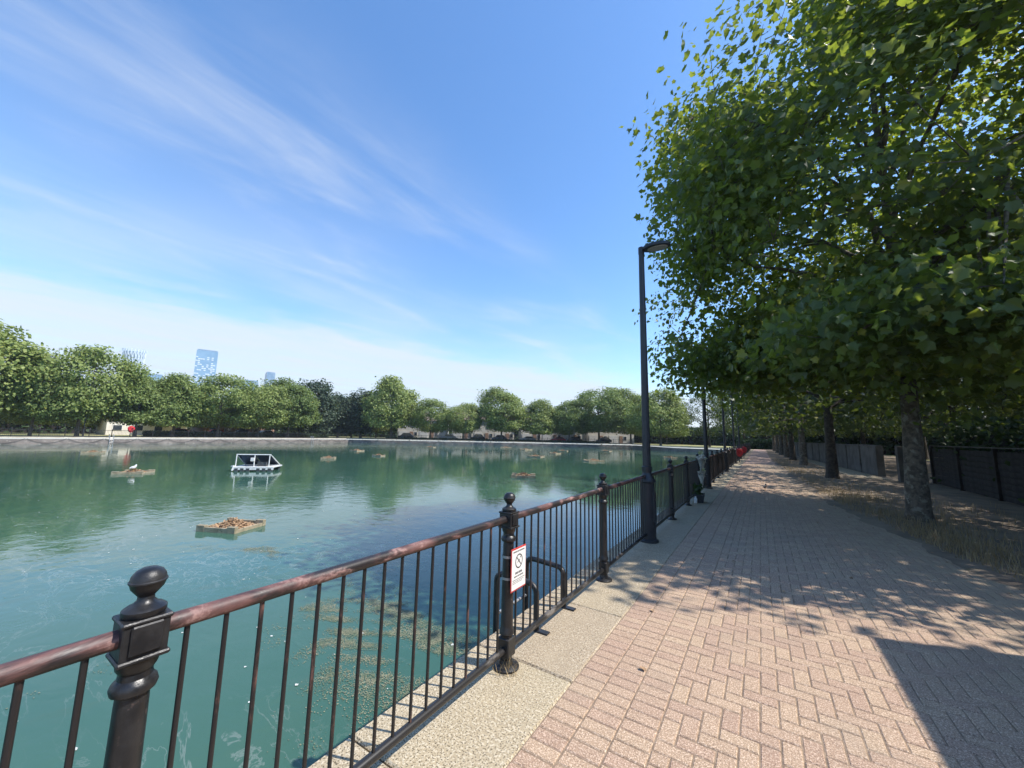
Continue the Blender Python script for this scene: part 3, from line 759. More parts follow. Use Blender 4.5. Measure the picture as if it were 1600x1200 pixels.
numw = ['', 'second ', 'third ', 'fourth ', 'fifth ', 'sixth ', 'seventh ', 'eighth ', 'ninth ', 'tenth ', 'eleventh ', 'twelfth ', 'thirteenth ', 'fourteenth ', 'fifteenth ', 'sixteenth ', 'seventeenth ', 'eighteenth ', 'nineteenth ', 'twentieth ', 'twenty-first ', 'twenty-second ', 'twenty-third ', 'twenty-fourth ', 'twenty-fifth ', 'twenty-sixth ']
bgp.sort(key=lambda q: -math.atan2(q[0], q[1]))
for i, (x, y, s) in enumerate(bgp):
    lb = 'shaded dark-trunked tree in the wood behind the low walls, '+(numw[i]+'from the right edge' if i else 'nearest the right edge')
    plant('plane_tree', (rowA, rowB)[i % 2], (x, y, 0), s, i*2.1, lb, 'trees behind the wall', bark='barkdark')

# -- trees round the dock
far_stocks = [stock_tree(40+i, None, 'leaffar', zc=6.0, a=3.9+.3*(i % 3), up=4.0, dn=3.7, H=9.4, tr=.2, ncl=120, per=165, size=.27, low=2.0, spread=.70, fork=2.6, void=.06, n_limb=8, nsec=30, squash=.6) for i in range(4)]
poplar = stock_tree(51, None, 'leafpop', zc=5.6, a=2.3, up=4.4, dn=4.4, H=9.6, tr=.22, ncl=120, per=85, size=.30, low=1.0, spread=.5, fork=1.6, n_limb=9, nsec=20, squash=1.)
def shore_hit(az, off):
    """where a bearing from the camera meets the line `off` metres behind the far quays"""
    dx, dy = -math.sin(az), math.cos(az); best = None
    for (p, q) in (((-85, 57), (-84.5, -30)), ((-28, 100), (-85, 57)), ((-16, 86), (-28, 100)), ((-2.04, 84), (-16, 86))):
        p, q = Vector(p), Vector(q); u = (q-p).normalized(); nrm = Vector((u.y, -u.x)); p2, q2 = p+nrm*off-u*off, q+nrm*off+u*off
        # solve t*(dx,dy) = p2 + s*u
        det = dx*(-u.y)+dy*u.x
        if abs(det) < 1e-6: continue
        t = (p2.x*(-u.y)+p2.y*u.x)/det; s = ((dx*p2.y-dy*p2.x))/(-det)*-1
        s = (Vector((dx, dy))*t-p2).dot(u)
        if t > 0 and -.5 <= s <= (q2-p2).length+.5 and (best is None or t < best): best = t
    return best if best else 100.
ordn = ['first', 'second', 'third', 'fourth', 'fifth', 'sixth', 'seventh', 'eighth', 'ninth', 'tenth', 'eleventh', 'twelfth', 'thirteenth', 'fourteenth', 'fifteenth', 'sixteenth', 'seventeenth', 'eighteenth', 'nineteenth', 'twentieth']
fl = [(87.8, 8.8, 0, 1.0), (84.6, 6.3, 1, .8), (81.7, 7.7, 2, .9), (77.6, 5.4, 3, 1.0), (74.6, 5.6, 0, 1.05), (70.6, 6.1, 1, 1.05), (66.6, 5.5, 2, 1.), (63.4, 6.0, 3, 1.), (60.4, 7.1, 9, 1.), (57.5, 5.4, 9, 1.), (54.6, 6.0, 9, 1.2), (50.6, 7.4, 0, 1.), (45.1, 4.8, 1, 1.), (40.3, 4.5, 2, .95), (34.6, 6.4, 3, 1.05), (29.0, 5.0, 0, 1.), (24.5, 5.2, 1, 1.), (20.2, 7.1, 2, 1.), (15.8, 6.2, 3, 1.), (11.8, 6.4, 0, 1.)]
for i, (az, el, st_, sxy) in enumerate(fl):
    az = R(az); D = shore_hit(az, 5.0 if st_ != 9 else 9.); h = EYE+D*math.tan(R(el))
    lb = ('tall dark poplar-like tree, ' if st_ == 9 else 'leafy round plane tree, ')+ordn[i]+' from the left in the row round the far quays'
    top = 10.2 if st_ != 9 else 10.2
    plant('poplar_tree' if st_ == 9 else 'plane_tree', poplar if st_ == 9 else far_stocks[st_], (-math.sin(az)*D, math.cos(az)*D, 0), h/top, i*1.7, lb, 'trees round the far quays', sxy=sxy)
# a second line behind
sl_n = 0
for i in range(26):
    az = R(91-i*3.2); D = shore_hit(az, 5.)+random.uniform(14, 30); 
    if 24 < math.degrees(az) < 46: continue
    h = EYE+D*math.tan(R(random.uniform(3.0, 4.4)))
    plant('plane_tree', far_stocks[i % 4], (-math.sin(az)*D, math.cos(az)*D, 0), h/10.2, i*2.3, 'lower tree in the second line behind the far quayside trees, '+(numw[sl_n]+'from the left' if sl_n else 'the leftmost'), 'second line of trees across the water'); sl_n += 1
# clipped hedge under the trees on the left quay
def hedge(p, q, hgt, wid, label, n, lf=None):
    p, q = np.array(p), np.array(q); L = np.linalg.norm(q-p); ang = math.atan2(*(q-p)[::-1])
    e = empty('hedge', (p[0], p[1], 0), ang, label, 'hedge')
    c = np.stack([rng.uniform(0, L, n), rng.normal(0, wid*.35, n), rng.uniform(.05, hgt, n)], 1)
    V_, F_ = leaf_array(c, rng.normal(0, 1, (n, 3))+np.array((0, 0, .6)), rng.normal(0, 1, (n, 3)), rng.uniform(.2, .38, n)*(lf or (1 if hgt < 2 else 2.)), QL, QF)
    o = link('leaves', mesh_const('leaves', V_, F_), M['hedge'], e); o['kind'] = 'stuff'
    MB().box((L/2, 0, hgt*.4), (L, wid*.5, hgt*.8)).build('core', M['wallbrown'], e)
hedge((-90.5, 21), (-91, 55), 1.0, 1.4, 'long low dark hedge behind the railing on the left quay', 9000)
hedge((-80, 64.6), (-34, 99.5), .45, 1.0, 'low dark hedge between the parked cars and the far railing', 7000)
for p_, q_, lb_ in (((-128, -50), (-132, 60), 'tall dark shrub belt far behind the left quay trees'), ((-132, 60), (-98, 112), 'tall shrub belt behind the left end of the far terraces'), ((-98, 112), (-40, 140), 'tall shrub belt behind the roofs of the far terraces'), ((-40, 134), (10, 116), 'tall shrub belt beyond the far right corner of the dock')):
    hedge(p_, q_, 5.0, 4.0, lb_, 12000)
hedge((6, 84), (60, 58), 6.0, 3.5, 'tall dark shrub belt closing the view beyond the low wall', 20000)
hedge((7.9, 8), (7.3, 24.5), 2.6, 1.3, 'dark leafy shrubs added behind the board wall to deepen the shade', 15000, .5)  # added to block light and darken the view behind the boards
hedge((14, 42), (40, 36), 2.2, 2.0, 'dark shrubs in the wood behind the board wall', 9000)
hedge((-4, 89), (4.5, 88), 1.8, 1.6, 'dark hedge closing the end of the path', 3500)

# ------------------------------------------------------------------ walls on the right
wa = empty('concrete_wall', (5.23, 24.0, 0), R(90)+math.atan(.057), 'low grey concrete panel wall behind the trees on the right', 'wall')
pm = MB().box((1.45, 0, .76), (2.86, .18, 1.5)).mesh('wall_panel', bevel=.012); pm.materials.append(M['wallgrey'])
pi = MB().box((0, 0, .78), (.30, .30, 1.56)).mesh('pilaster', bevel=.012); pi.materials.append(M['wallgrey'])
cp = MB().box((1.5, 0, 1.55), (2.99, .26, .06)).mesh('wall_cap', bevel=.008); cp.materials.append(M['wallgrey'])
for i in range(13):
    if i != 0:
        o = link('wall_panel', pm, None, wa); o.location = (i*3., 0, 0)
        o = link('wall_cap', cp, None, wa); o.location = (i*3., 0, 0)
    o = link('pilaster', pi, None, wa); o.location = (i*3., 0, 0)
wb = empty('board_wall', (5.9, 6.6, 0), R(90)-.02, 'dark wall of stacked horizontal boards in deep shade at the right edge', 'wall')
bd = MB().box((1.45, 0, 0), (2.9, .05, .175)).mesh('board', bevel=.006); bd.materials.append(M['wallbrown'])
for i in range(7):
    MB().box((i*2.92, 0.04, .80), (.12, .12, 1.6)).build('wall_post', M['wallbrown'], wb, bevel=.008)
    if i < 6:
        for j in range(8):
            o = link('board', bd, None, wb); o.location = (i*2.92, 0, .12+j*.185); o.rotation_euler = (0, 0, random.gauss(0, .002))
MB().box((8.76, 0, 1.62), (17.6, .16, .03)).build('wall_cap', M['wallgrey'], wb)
# paved strip at the foot of the concrete wall
tag(MB().prism([(3.7, 24.5), (4.9, 24.5), (3.6, 47), (2.9, 47)], -.02, .036).build('footpath', M['coping']), kind='structure')
# unseen building added on the right, sized to throw the hard shadow on the pavers
kx, ky, kh = 3.3, 4.79+.351*((3.3-.72)/.936), ((3.3-.72)/.936)*math.tan(SUN_EL)
shadow_bld = empty('shadow_building', (kx, ky, 0), 0, 'flat-roofed brick block added just outside the right of view to cast the hard shadow', 'building')
kb = MB().box((1.7, -3.4, kh/2-.1), (3.36, 6.76, kh-.2)).build('wall', M['brick'], shadow_bld)
MB().box((1.7, -3.4, kh-.1), (3.4, 6.8, .2)).build('roof', M['wallgrey'], shadow_bld, bevel=.01)
dr = MB().box((.01, -3.2, 1.05), (.06, .95, 2.1)).build('door', M['wallbrown'], shadow_bld, bevel=.008)
MB().tube([(-.06, -3.55, 1.0), (-.06, -3.42, 1.0)], .015, 8).build('handle', M['galv'], dr)

# ------------------------------------------------------------------ grass, litter
def blades(name, pts, h, mat, label, lean=.5, wdt=.006):
    n = len(pts); pts = np.asarray(pts); a = rng.uniform(0, 6.28, n); hh = np.asarray(h)*rng.uniform(.4, 1.2, n)
    d = np.stack([np.cos(a), np.sin(a), 0*a], 1); s = np.stack([-np.sin(a), np.cos(a), 0*a], 1)*wdt
    up = np.array((0, 0, 1.)); L_ = rng.uniform(.1, lean, n)[:, None]*hh[:, None]
    V_ = np.stack([pts-s, pts+s, pts+s*.7+up*hh[:, None]*.6+d*L_*.4, pts-s*.7+up*hh[:, None]*.6+d*L_*.4, pts+up*hh[:, None]+d*L_], 1)
    F_ = (np.arange(n)*5)[:, None]
    me = bpy.data.meshes.new(name)
    q = np.concatenate([F_+np.array([0, 1, 2]), F_+np.array([0, 2, 3]), F_+np.array([3, 2, 4])])
    me = mesh_const(name, V_.reshape(-1, 3), q)
    o = link(name, me, mat); return tag(o, label, 'grass', None, 'stuff')
gp = []
for (cx, cy, n, sp) in [(1.8, 14.4, 700, .35), (2.45, 15.6, 800, .35), (1.9, 17, 700, .5), (2.6, 9.8, 900, .35), (2.75, 8.9, 1100, .4), (2.45, 10.6, 700, .35), (1.7, 21, 800, .7), (1.6, 25.6, 1000, .8), (2.9, 12.6, 700, .5), (2.3, 12.6, 600, .4), (1.5, 29, 900, .9), (1.4, 34, 900, 1.), (3.2, 8., 900, .5), (2.9, 11., 700, .5), (1.3, 40, 700, 1.), (3.8, 15, 500, .9), (2.7, 19, 500, .7)]:
    q = rng.normal(0, sp, (n, 2)); gp += [(cx+x, cy+y*1.3, .01) for x, y in q if cx+x > edge_x(cy+y*1.3)+.02]
gp = gp[::2]; gh = [.17]*len(gp)
for _ in range(4500):
    y = rng.uniform(5, 45); x = edge_x(y)+rng.exponential(1.2)+.05
    if x < 5.: gp.append((x, y, .01)); gh.append(.09)
blades('dry_grass', gp, gh, M['grass'], 'dry straw-coloured grass tufts under the trees beside the path', .7, .005)
tf = [(FX+.02+random.gauss(0, .05), FY0+SP-.05+random.gauss(0, .04), 0) for _ in range(40)]
blades('dry_grass', tf, .11, M['grass'], 'small dry grass tuft at the foot of the notice post', 1.4, .003)
# dead leaves on the path and soil
n = 300; yy = rng.uniform(3, 24, n); xx = np.where(rng.random(n) < .25, rng.uniform(-1.2, 1.5, n), np.interp(yy, EY, EX)+rng.normal(.4, .6, n)); xx = np.maximum(xx, -1.1)
V_, F_ = leaf_array(np.stack([xx, yy, np.where(xx > np.interp(yy, EY, EX)-.1, .04, .012)], 1), np.array((0, 0, 1.))+rng.normal(0, .25, (n, 3)), rng.normal(0, 1, (n, 3)), rng.uniform(.02, .05, n))
tag(link('fallen_leaves', mesh_const('fallen_leaves', V_, F_), M['twig']), 'brown fallen leaves scattered on the path and soil', 'leaves', None, 'stuff')

# ------------------------------------------------------------------ on the water: algae, flecks
def flakes(name, P, smin, smax, mat, label, cat):
    n = len(P); P = np.asarray(P)+rng.normal(0, .02, (n, 2)); k = 6; a = np.linspace(0, 2*math.pi, k, endpoint=False)[None]+rng.uniform(0, 6, (n, 1))
    s = rng.uniform(smin, smax, (n, 1))*rng.uniform(.5, 1.3, (n, k)); V_ = np.stack([P[:, :1]+np.cos(a)*s, P[:, 1:2]+np.sin(a)*s*.8, np.full((n, k), 0)+WZ+.004+rng.uniform(0, .004, (n, 1))], 2)
    F_ = (np.arange(n)*k)[:, None]+np.arange(k)
    return tag(link(name, mesh_const(name, V_.reshape(-1, 3), F_), mat), label, cat, None, 'stuff')
ap = []
def strip(p, q, wid, n):
    p, q = np.array(p), np.array(q); t = rng.random(n); u = (q-p); nn = np.array((-u[1], u[0]))/np.linalg.norm(u)
    c = p+u*t[:, None]+nn*(rng.normal(0, wid, n)*(.3+np.abs(np.sin(t*9+p[0]))))[:, None]+nn*(.12*np.sin(t*7))[:, None]; ap.extend(c.tolist())
strip((-5.9, 3.3), (-3.6, 3.9), .22, 5600); strip((-5.2, 3.9), (-4.0, 4.6), .14, 2600); strip((-4.9, 3.2), (-3.3, 3.6), .25, 4600); strip((-6.6, 4.2), (-5.2, 4.1), .12, 700)
strip((-3.4, 3.7), (-2.5, 4.4), .3, 2500); strip((-9.8, 4.2), (-8.2, 4.9), .12, 1600); strip((-11, 3.5), (-9.9, 4.1), .1, 120); strip((-7, 5.4), (-5, 4.6), .2, 260); strip((-4.2, 2.6), (-3.0, 3.2), .2, 1200)
for _ in range(40):
    c = np.array((rng.uniform(-16, -3), rng.uniform(.5, 14))); n = int(rng.integers(4, 30)); ap += (c+rng.normal(0, .09, (n, 2))).tolist()
ap = np.array(ap*3)+rng.normal(0, .03, (len(ap)*3, 2)); r2 = np.random.default_rng(4); nz = 0
for i in range(8):
    k = r2.normal(0, 1, 2)*(1.1 if i < 4 else 3.2)*np.array((.7, 1.5)); nz = nz+np.sin(ap@k*2+r2.uniform(0, 6.3))*(1 if i < 4 else .8)
ap = ap[nz+rng.normal(0, .5, len(ap)) > -.9]
flakes('algae', ap, .003, .010, M['algae'], 'broken mats of tan algae floating near the railing', 'algae')
wp_ = np.stack([rng.uniform(-30, -2.6, 650), rng.uniform(.2, 30, 650)], 1)
flakes('floating_flecks', wp_, .006, .026, M['foam'], 'pale flecks and feathers scattered over the water', 'debris')

# ------------------------------------------------------------------ nesting rafts
def raft_proto():
    e = empty('nesting_raft', (0, 0, WZ))
    dk = MB()
    for i in range(6): MB().box((-.44+i*.176, 0, .035), (.168, .9, .03)).build('deck_plank', M['wood'], e, bevel=.004)
    for y in (-.47, .47): MB().box((0, y, .045), (1.1, .045, .15)).build('side_board', M['wood'], e, bevel=.005)
    for x in (-.53, .53): MB().box((x, 0, .03), (.045, .88, .11)).build('end_board', M['wood'], e, bevel=.005)
    for x in (-.43, .43):
        for y in (-.42, .42): MB().box((x*1.04, y*1.05, .075), (.24, .11, .17)).build('corner_float', M['wood'], e, bevel=.008)
    n = 700; q = rng.normal(0, 1, (n, 2))*np.array((.26, .22)); q = np.clip(q, -.44, .44); hgt = .05+.17*np.exp(-(q**2).sum(1)/.07)
    mb = MB(); g = 15
    v = [(-.48+.96*i/g, -.42+.84*j/g, .045+.16*math.exp(-(((i/g-.5)*.96)**2+((j/g-.5)*.84)**2)/.07)+random.uniform(-.012, .012)) for i in range(g+1) for j in range(g+1)]
    f = [(i*(g+1)+j, (i+1)*(g+1)+j, (i+1)*(g+1)+j+1, i*(g+1)+j+1) for i in range(g) for j in range(g)]
    o = mb.add(v, f).build('nest_mound', M['twig'], e)
    V_, F_ = leaf_array(np.stack([q[:, 0], q[:, 1], hgt], 1), np.array((0, 0, 1.))+rng.normal(0, .5, (n, 3)), rng.normal(0, 1, (n, 3))*np.array((1, 1, .3)), rng.uniform(.04, .11, n), QL*np.array((.45, 1)), QF)
    o = link('nest_litter', mesh_const('nest_litter', V_, F_), M['twig'], e); o['kind'] = 'stuff'
    return e
rp = raft_proto()
rafts = [(-12.1, 4.85, 1.02, 24, 'nearest square timber nesting raft heaped with brown litter on the water'),
         (-30.5, 6.9, 1.25, 50, 'timber nesting raft with a white gull standing on it'),
         (-55.5, 9.4, 1.2, 60, 'flat raft near the left quay wall'),
         (-35.1, 21.6, 1.05, 48, 'pale flat raft right of the solar float'),
         (-35.9, 28, .95, 20, 'small raft left of centre, second to the right of the solar float'),
         (-12.9, 21.3, 1.35, 30, 'raft with a brown litter mound in the middle of the water, beyond the notice'),
         (-15.4, 40.1, 1.6, 45, 'long pale raft just left of the nearest lamp post'),
         (-23.7, 42, 1.6, 10, 'raft left of the long pale raft, halfway across the water'),
         (-36.3, 60.7, 1.6, 70, 'heaped raft close to the far quay, near the white houses'),
         (-43.9, 65.4, 2.0, 35, 'wide low raft by the far quay, left of the heaped one'),
         (-29.5, 62, 1.5, 15, 'small raft before the far quay, right of the heaped one'),
         (-26, 52, 1.2, 80, 'small raft above and left of the long pale raft'),
         (-47, 33, 1.3, 5, 'distant raft beneath the dark poplar-like trees'),
         (-52, 52, 1.5, 25, 'distant raft before the corner of the far quay'),
         (-10.5, 56, 1.3, 65, 'raft just right of the nearest lamp post'),
         (-24.5, 70, 1.7, 0, 'low raft by the far quay, farthest to the right')]
for i, (x, y, s, a_, lb) in enumerate(rafts):
    e = rp if i == 0 else copy_tree(rp)
    e.location = (x, y, WZ); e.rotation_euler = (0, 0, R(a_)); e.scale = (s, s, 1.0 if i < 2 else 1.15); tag(e, lb, 'raft', 'nesting rafts on the water')

# ------------------------------------------------------------------ birds
def bird(name, loc, rz, s, mat, wing, label):
    e = empty(name, loc, rz, label, 'bird'); e.scale = (s, s, s)
    prof = [(-.17, .13, .004), (-.12, .135, .018), (-.06, .14, .042), (0, .145, .055), (.05, .155, .05), (.08, .175, .036), (.095, .20, .026), (.105, .22, .026), (.12, .232, .022), (.133, .23, .012)]
    MB().tube([(x, 0, z) for x, z, r_ in prof], [r_ for x, z, r_ in prof], 12).build('body', mat, e, smooth=80)
    for sgn in (-1, 1):
        MB().add([(.05, sgn*.05, .17), (.0, sgn*.062, .15), (-.14, sgn*.02, .135), (-.05, sgn*.045, .185)], [(0, 1, 2, 3)]).build('wing', wing, e)
        MB().tube([(0, sgn*.02, .10), (.01, sgn*.022, .05), (0, sgn*.022, .0), (.03, sgn*.022, .003)], .005, 5).build('leg', M['beak'], e)
    MB().tube([(.13, 0, .228), (.16, 0, .222)], [.007, .001], 6).build('beak', M['beak'], e)
bird('gull', (-30.3, 6.8, WZ+.13), 2.2, 1.5, M['bird_white'], M['bird_grey'], 'white gull standing on a nesting raft to the left')
bird('pigeon', (.02, 16.0, .0), 1.2, .9, M['bird_grey'], M['bird_grey'], 'small dark pigeon on the shaded path')

# ------------------------------------------------------------------ solar float
sf = empty('solar_float', (-27.9, 12.3, WZ), math.atan2(1.85, 1.77), 'white framed solar panel float moored out on the water', 'float'); sf.scale = (.86, .86, .86)
MB().box((0, 0, .30), (2.7, 1.9, .09)).build('deck', M['white'], sf, bevel=.01)
for x in (-1.1, -.72, -.34, .34, .72, 1.1):
    MB().box((x, -.78, .10), (.27, .36, .30)).build('float_drum', M['darkplastic'], sf, bevel=.03)
    MB().box((x, .78, .10), (.27, .36, .30)).build('float_drum', M['darkplastic'], sf, bevel=.03)
MB().box((0, -.93, .19), (2.72, .04, .18)).build('fender_board', M['white'], sf, bevel=.006)
for x in (-1.2, 0, 1.0): MB().tube([(x, -.85, .3), (x, -.80, 1.22)], .035, 8).build('upright', M['white'], sf)
MB().tube([(-1.22, -.80, 1.22), (1.05, -.80, 1.22)], .035, 8).build('top_bar', M['white'], sf)
MB().tube([(1.05, -.80, 1.22), (1.33, .55, .36)], .035, 8).build('side_bar', M['white'], sf)
MB().tube([(-1.2, -.80, 1.22), (-1.2, .85, .36)], .035, 8).build('side_bar', M['white'], sf)
for x in (-.62, .55):
    MB().add([(x-.55, -.74, 1.20), (x+.55, -.74, 1.20), (x+.55, .85, .40), (x-.55, .85, .40), (x-.55, -.74, 1.16), (x+.55, -.74, 1.16), (x+.55, .85, .36), (x-.55, .85, .36)], [(0, 1, 2, 3), (4, 7, 6, 5), (0, 4, 5, 1), (1, 5, 6, 2), (2, 6, 7, 3), (3, 7, 4, 0)]).build('solar_panel', M['panel'], sf)
MB().box((-.12, -.84, .86), (.24, .12, .26)).build('control_box', M['white'], sf, bevel=.01)
MB().box((.45, -.5, .52), (.6, .3, .34)).build('battery_box', M['darkplastic'], sf, bevel=.015)
MB().tube([(-1.5, -.7, .34), (-1.28, -.9, .40), (-1.36, -.92, .05)], .06, 8).build('mooring_arm', M['white'], sf, smooth=50)

# ------------------------------------------------------------------ flowers tied to the railing, planter, lifebuoy boxes
fb = empty('tied_flowers', (FX+.09, 13.15, 0), 0, 'withered bunches of flowers in wrapping tied to the railing', 'flowers')
for j, (dy, z) in enumerate(((-.16, 1.12), (.02, 1.22), (.2, 1.02), (.1, .72), (-.1, .62))):
    wv = MB().lathe([(.015, z-.42), (.025, z-.36), (.02, z-.28), (.06, z-.12), (.10, z)], 9, (.01, dy, 0), False).build('wrapping', M['petal'], fb)
    n = 26; c = np.stack([rng.normal(.01, .05, n), dy+rng.normal(0, .06, n), z+rng.normal(.02, .04, n)], 1)
    V_, F_ = leaf_array(c, rng.normal(0, 1, (n, 3)), rng.normal(0, 1, (n, 3)), rng.uniform(.04, .09, n), QL, QF)
    o = link('blooms', mesh_const('blooms', V_, F_), M['petalyellow' if j % 2 else 'petal'], fb); o['kind'] = 'stuff'
pl = empty('planter', (-1.5, 11.75, 0), .1, 'black plastic planter on the coping at the foot of the railing', 'planter')
MB().add([(-.1, -.17, 0), (.1, -.17, 0), (.1, .17, 0), (-.1, .17, 0), (-.14, -.22, .22), (.14, -.22, .22), (.14, .22, .22), (-.14, .22, .22)], [(3, 2, 1, 0), (0, 1, 5, 4), (1, 2, 6, 5), (2, 3, 7, 6), (3, 0, 4, 7)]).build('tub', M['darkplastic'], pl)
MB().box((0, 0, .19), (.27, .42, .02)).build('soil', M['dirt'], pl)
n = 60; c = np.stack([rng.normal(0, .06, n), rng.normal(.05, .1, n), rng.uniform(.2, .42, n)], 1)
V_, F_ = leaf_array(c, rng.normal(0, 1, (n, 3)), rng.normal(0, 1, (n, 3)), rng.uniform(.05, .1, n), QL, QF)
o = link('plant_leaves', mesh_const('plant_leaves', V_, F_), M['hedge'], pl); o['kind'] = 'stuff'
MB().lathe([(.03, 0), (.04, .02), (.04, .12), (.02, .15), (.018, .18)], 10, (-.08, -.27, .0)).build('bottle', M['white'], pl)

def lifebuoy_box(loc, rz, s, label):
    e = empty('lifebuoy_box', loc, rz, label, 'lifebuoy box', 'red lifebuoy boxes'); e.scale = (s, s, s)
    MB().tube([(0, -.02, 0), (0, -.02, 1.35)], .035, 8).build('stand', M['black'], e)
    poly = [(.34*math.cos(t)*(1 if math.sin(t) > 0 else .82), .95+.40*math.sin(t)) for t in np.linspace(0, 2*math.pi, 20, endpoint=False)]
    sh = MB().ext(poly, .02, .17).build('housing', M['red'], e, bevel=.02)
    v = []; f = []; n1, n2 = 20, 8
    for i in range(n1):
        for j in range(n2):
            t, p_ = 2*math.pi*i/n1, 2*math.pi*j/n2; r_ = .22+.05*math.cos(p_); v.append((r_*math.cos(t), .19+.05*math.sin(p_), .95+r_*math.sin(t)))
    for i in range(n1):
        for j in range(n2): f.append((i*n2+j, ((i+1) % n1)*n2+j, ((i+1) % n1)*n2+(j+1) % n2, i*n2+(j+1) % n2))
    MB().add(v, f).build('lifebuoy', M['red'], e, smooth=80)
lifebuoy_box((FX+.22, 34.2, 0), R(-90)-1.3, .8, 'red lifebuoy box on the railing at the shaded middle of the path')
lifebuoy_box((FX+.22, 43.5, 0), R(-90)-1.3, .8, 'red lifebuoy box farther along the railing, near the end of the path')
lifebuoy_box((-85.9, 18.3, 0.05), R(-90), 1.35, 'bright red lifebuoy box on the left quay across the water')

# ------------------------------------------------------------------ far lamp posts
for i, (az, off, lb) in enumerate([(77.6, 1.2, 'slender lamp post just right of the red lifebuoy box on the left quay'), (81.3, 1.4, 'slender lamp post by the third tree of the left quay'), (40.0, 1.5, 'thin lamp post before the white houses across the water'), (64.9, 1.3, 'slender lamp post at the right end of the left quay')]):
    az = R(az); D = shore_hit(az, off)
    e = empty('lamp_post', (-math.sin(az)*D, math.cos(az)*D, .05), 0, lb, 'lamp post', 'lamp posts on the far quays')
    MB().lathe([(.11, 0), (.10, 1.0), (.06, 1.1), (.045, 5.2)], 8).build('pole', M['lampblack'], e)
    MB().lathe([(.05, 5.2), (.2, 5.24), (.22, 5.3), (.12, 5.36), (.02, 5.38)], 10, (.2, 0, 0)).build('lantern', M['lampblack'], e)

# ------------------------------------------------------------------ houses across the water
US = Vector((.798, .602)); NS = Vector((-.602, .798))
hang = math.atan2(US.y, US.x)
def terrace(t0, L, off, eav, ridge, wall, label, garage=True, doors='white'):
    p = Vector((-85, 57))+US*t0+NS*off
    e = empty('terrace_house', (p.x, p.y, 0), hang, label, 'house'); dep_ = 8.
    MB().box((L/2, dep_/2, eav/2), (L, dep_, eav)).build('wall', M[wall], e)
    rf = MB(); o_ = .35
    rf.add([(-o_, -o_, eav), (L+o_, -o_, eav), (L+o_, dep_+o_, eav), (-o_, dep_+o_, eav), (0.2, dep_/2, ridge), (L-.2, dep_/2, ridge)], [(0, 1, 5, 4), (2, 3, 4, 5), (1, 2, 5), (3, 0, 4), (3, 2, 1, 0)])
    r_ = rf.build('roof', M['roof'], e)
    for k in range(int(L/6)): MB().box((3+k*6., dep_/2+.4, ridge-.1), (.6, .5, 1.1)).build('chimney', M['render_brick'], r_)
    for k in range(int(L/3)):
        x = 1.5+k*3.
        wn = MB().box((x, -.03, 4.1), (1.3, .1, 1.3)).build('window', M['white'], e); MB().box((x, -.07, 4.1), (1.1, .06, 1.1)).build('pane', M['glass'], wn)
        if k % 2 == 0: MB().box((x, -.04, 1.1), (2.3, .1, 2.15)).build('garage_door' if garage else 'shop_window', M['white'], e)
        else:
            dr_ = MB().box((x-.5, -.04, 1.05), (.95, .1, 2.1)).build('door', M['render_brick' if wall != 'render_brick' else 'car_blue'], e)
            wn = MB().box((x+.75, -.03, 1.5), (.9, .1, 1.1)).build('window', M['white'], e); MB().box((x+.75, -.07, 1.5), (.74, .06, .94)).build('pane', M['glass'], wn)
terrace(8, 14, 17, 5.4, 8.0, 'render_white', 'pale terrace house behind the trees at the left end of the far row')
terrace(24, 18, 15, 5.8, 9.3, 'render_white', 'brown-roofed pale terrace in the gap between the far trees')
terrace(44, 18, 14.5, 5.6, 8.9, 'render_white', 'white-walled terrace with garage doors right of the brown-roofed one')
terrace(64, 14, 15, 5.6, 8.4, 'render_white', 'rightmost pale terrace behind the far trees')
tag(MB().prism([(-92+NS.x*0, 64), (-92, 72), (-34, 117), (-20, 117), (-27, 109)], -.02, -.012).build('road', M['road']), kind='structure')
# low buildings behind the left quay
def low_house(y, L, off, eav, ridge, wall, label):
    e = empty('low_house', (-85-off, y, 0), R(90), label, 'house')     # facade towards +X
    MB().box((L/2, 4, eav/2), (L, 8, eav)).build('wall', M[wall], e)
    r_ = MB().add([(-.3, -.3, eav), (L+.3, -.3, eav), (L+.3, 8.3, eav), (-.3, 8.3, eav), (.2, 4, ridge), (L-.2, 4, ridge)], [(0, 1, 5, 4), (2, 3, 4, 5), (1, 2, 5), (3, 0, 4), (3, 2, 1, 0)]).build('roof', M['roof'], e)
    for k in range(int(L/3.2)):
        x = 1.6+k*3.2; wn = MB().box((x, -.03, 1.5), (1.5, .1, 1.2)).build('window', M['white'], e); MB().box((x, -.07, 1.5), (1.3, .06, 1.0)).build('pane', M['glass'], wn)
low_house(20, 13, 26, 3.0, 5., 'render_white', 'pale low building under the trees behind the red lifebuoy box')
low_house(37, 16, 28, 3.4, 5.6, 'render_brick', 'low brick building behind the trees of the left quay')
low_house(-6, 12, 24, 3.0, 5.2, 'render_brick', 'low brick building behind the leftmost tree')

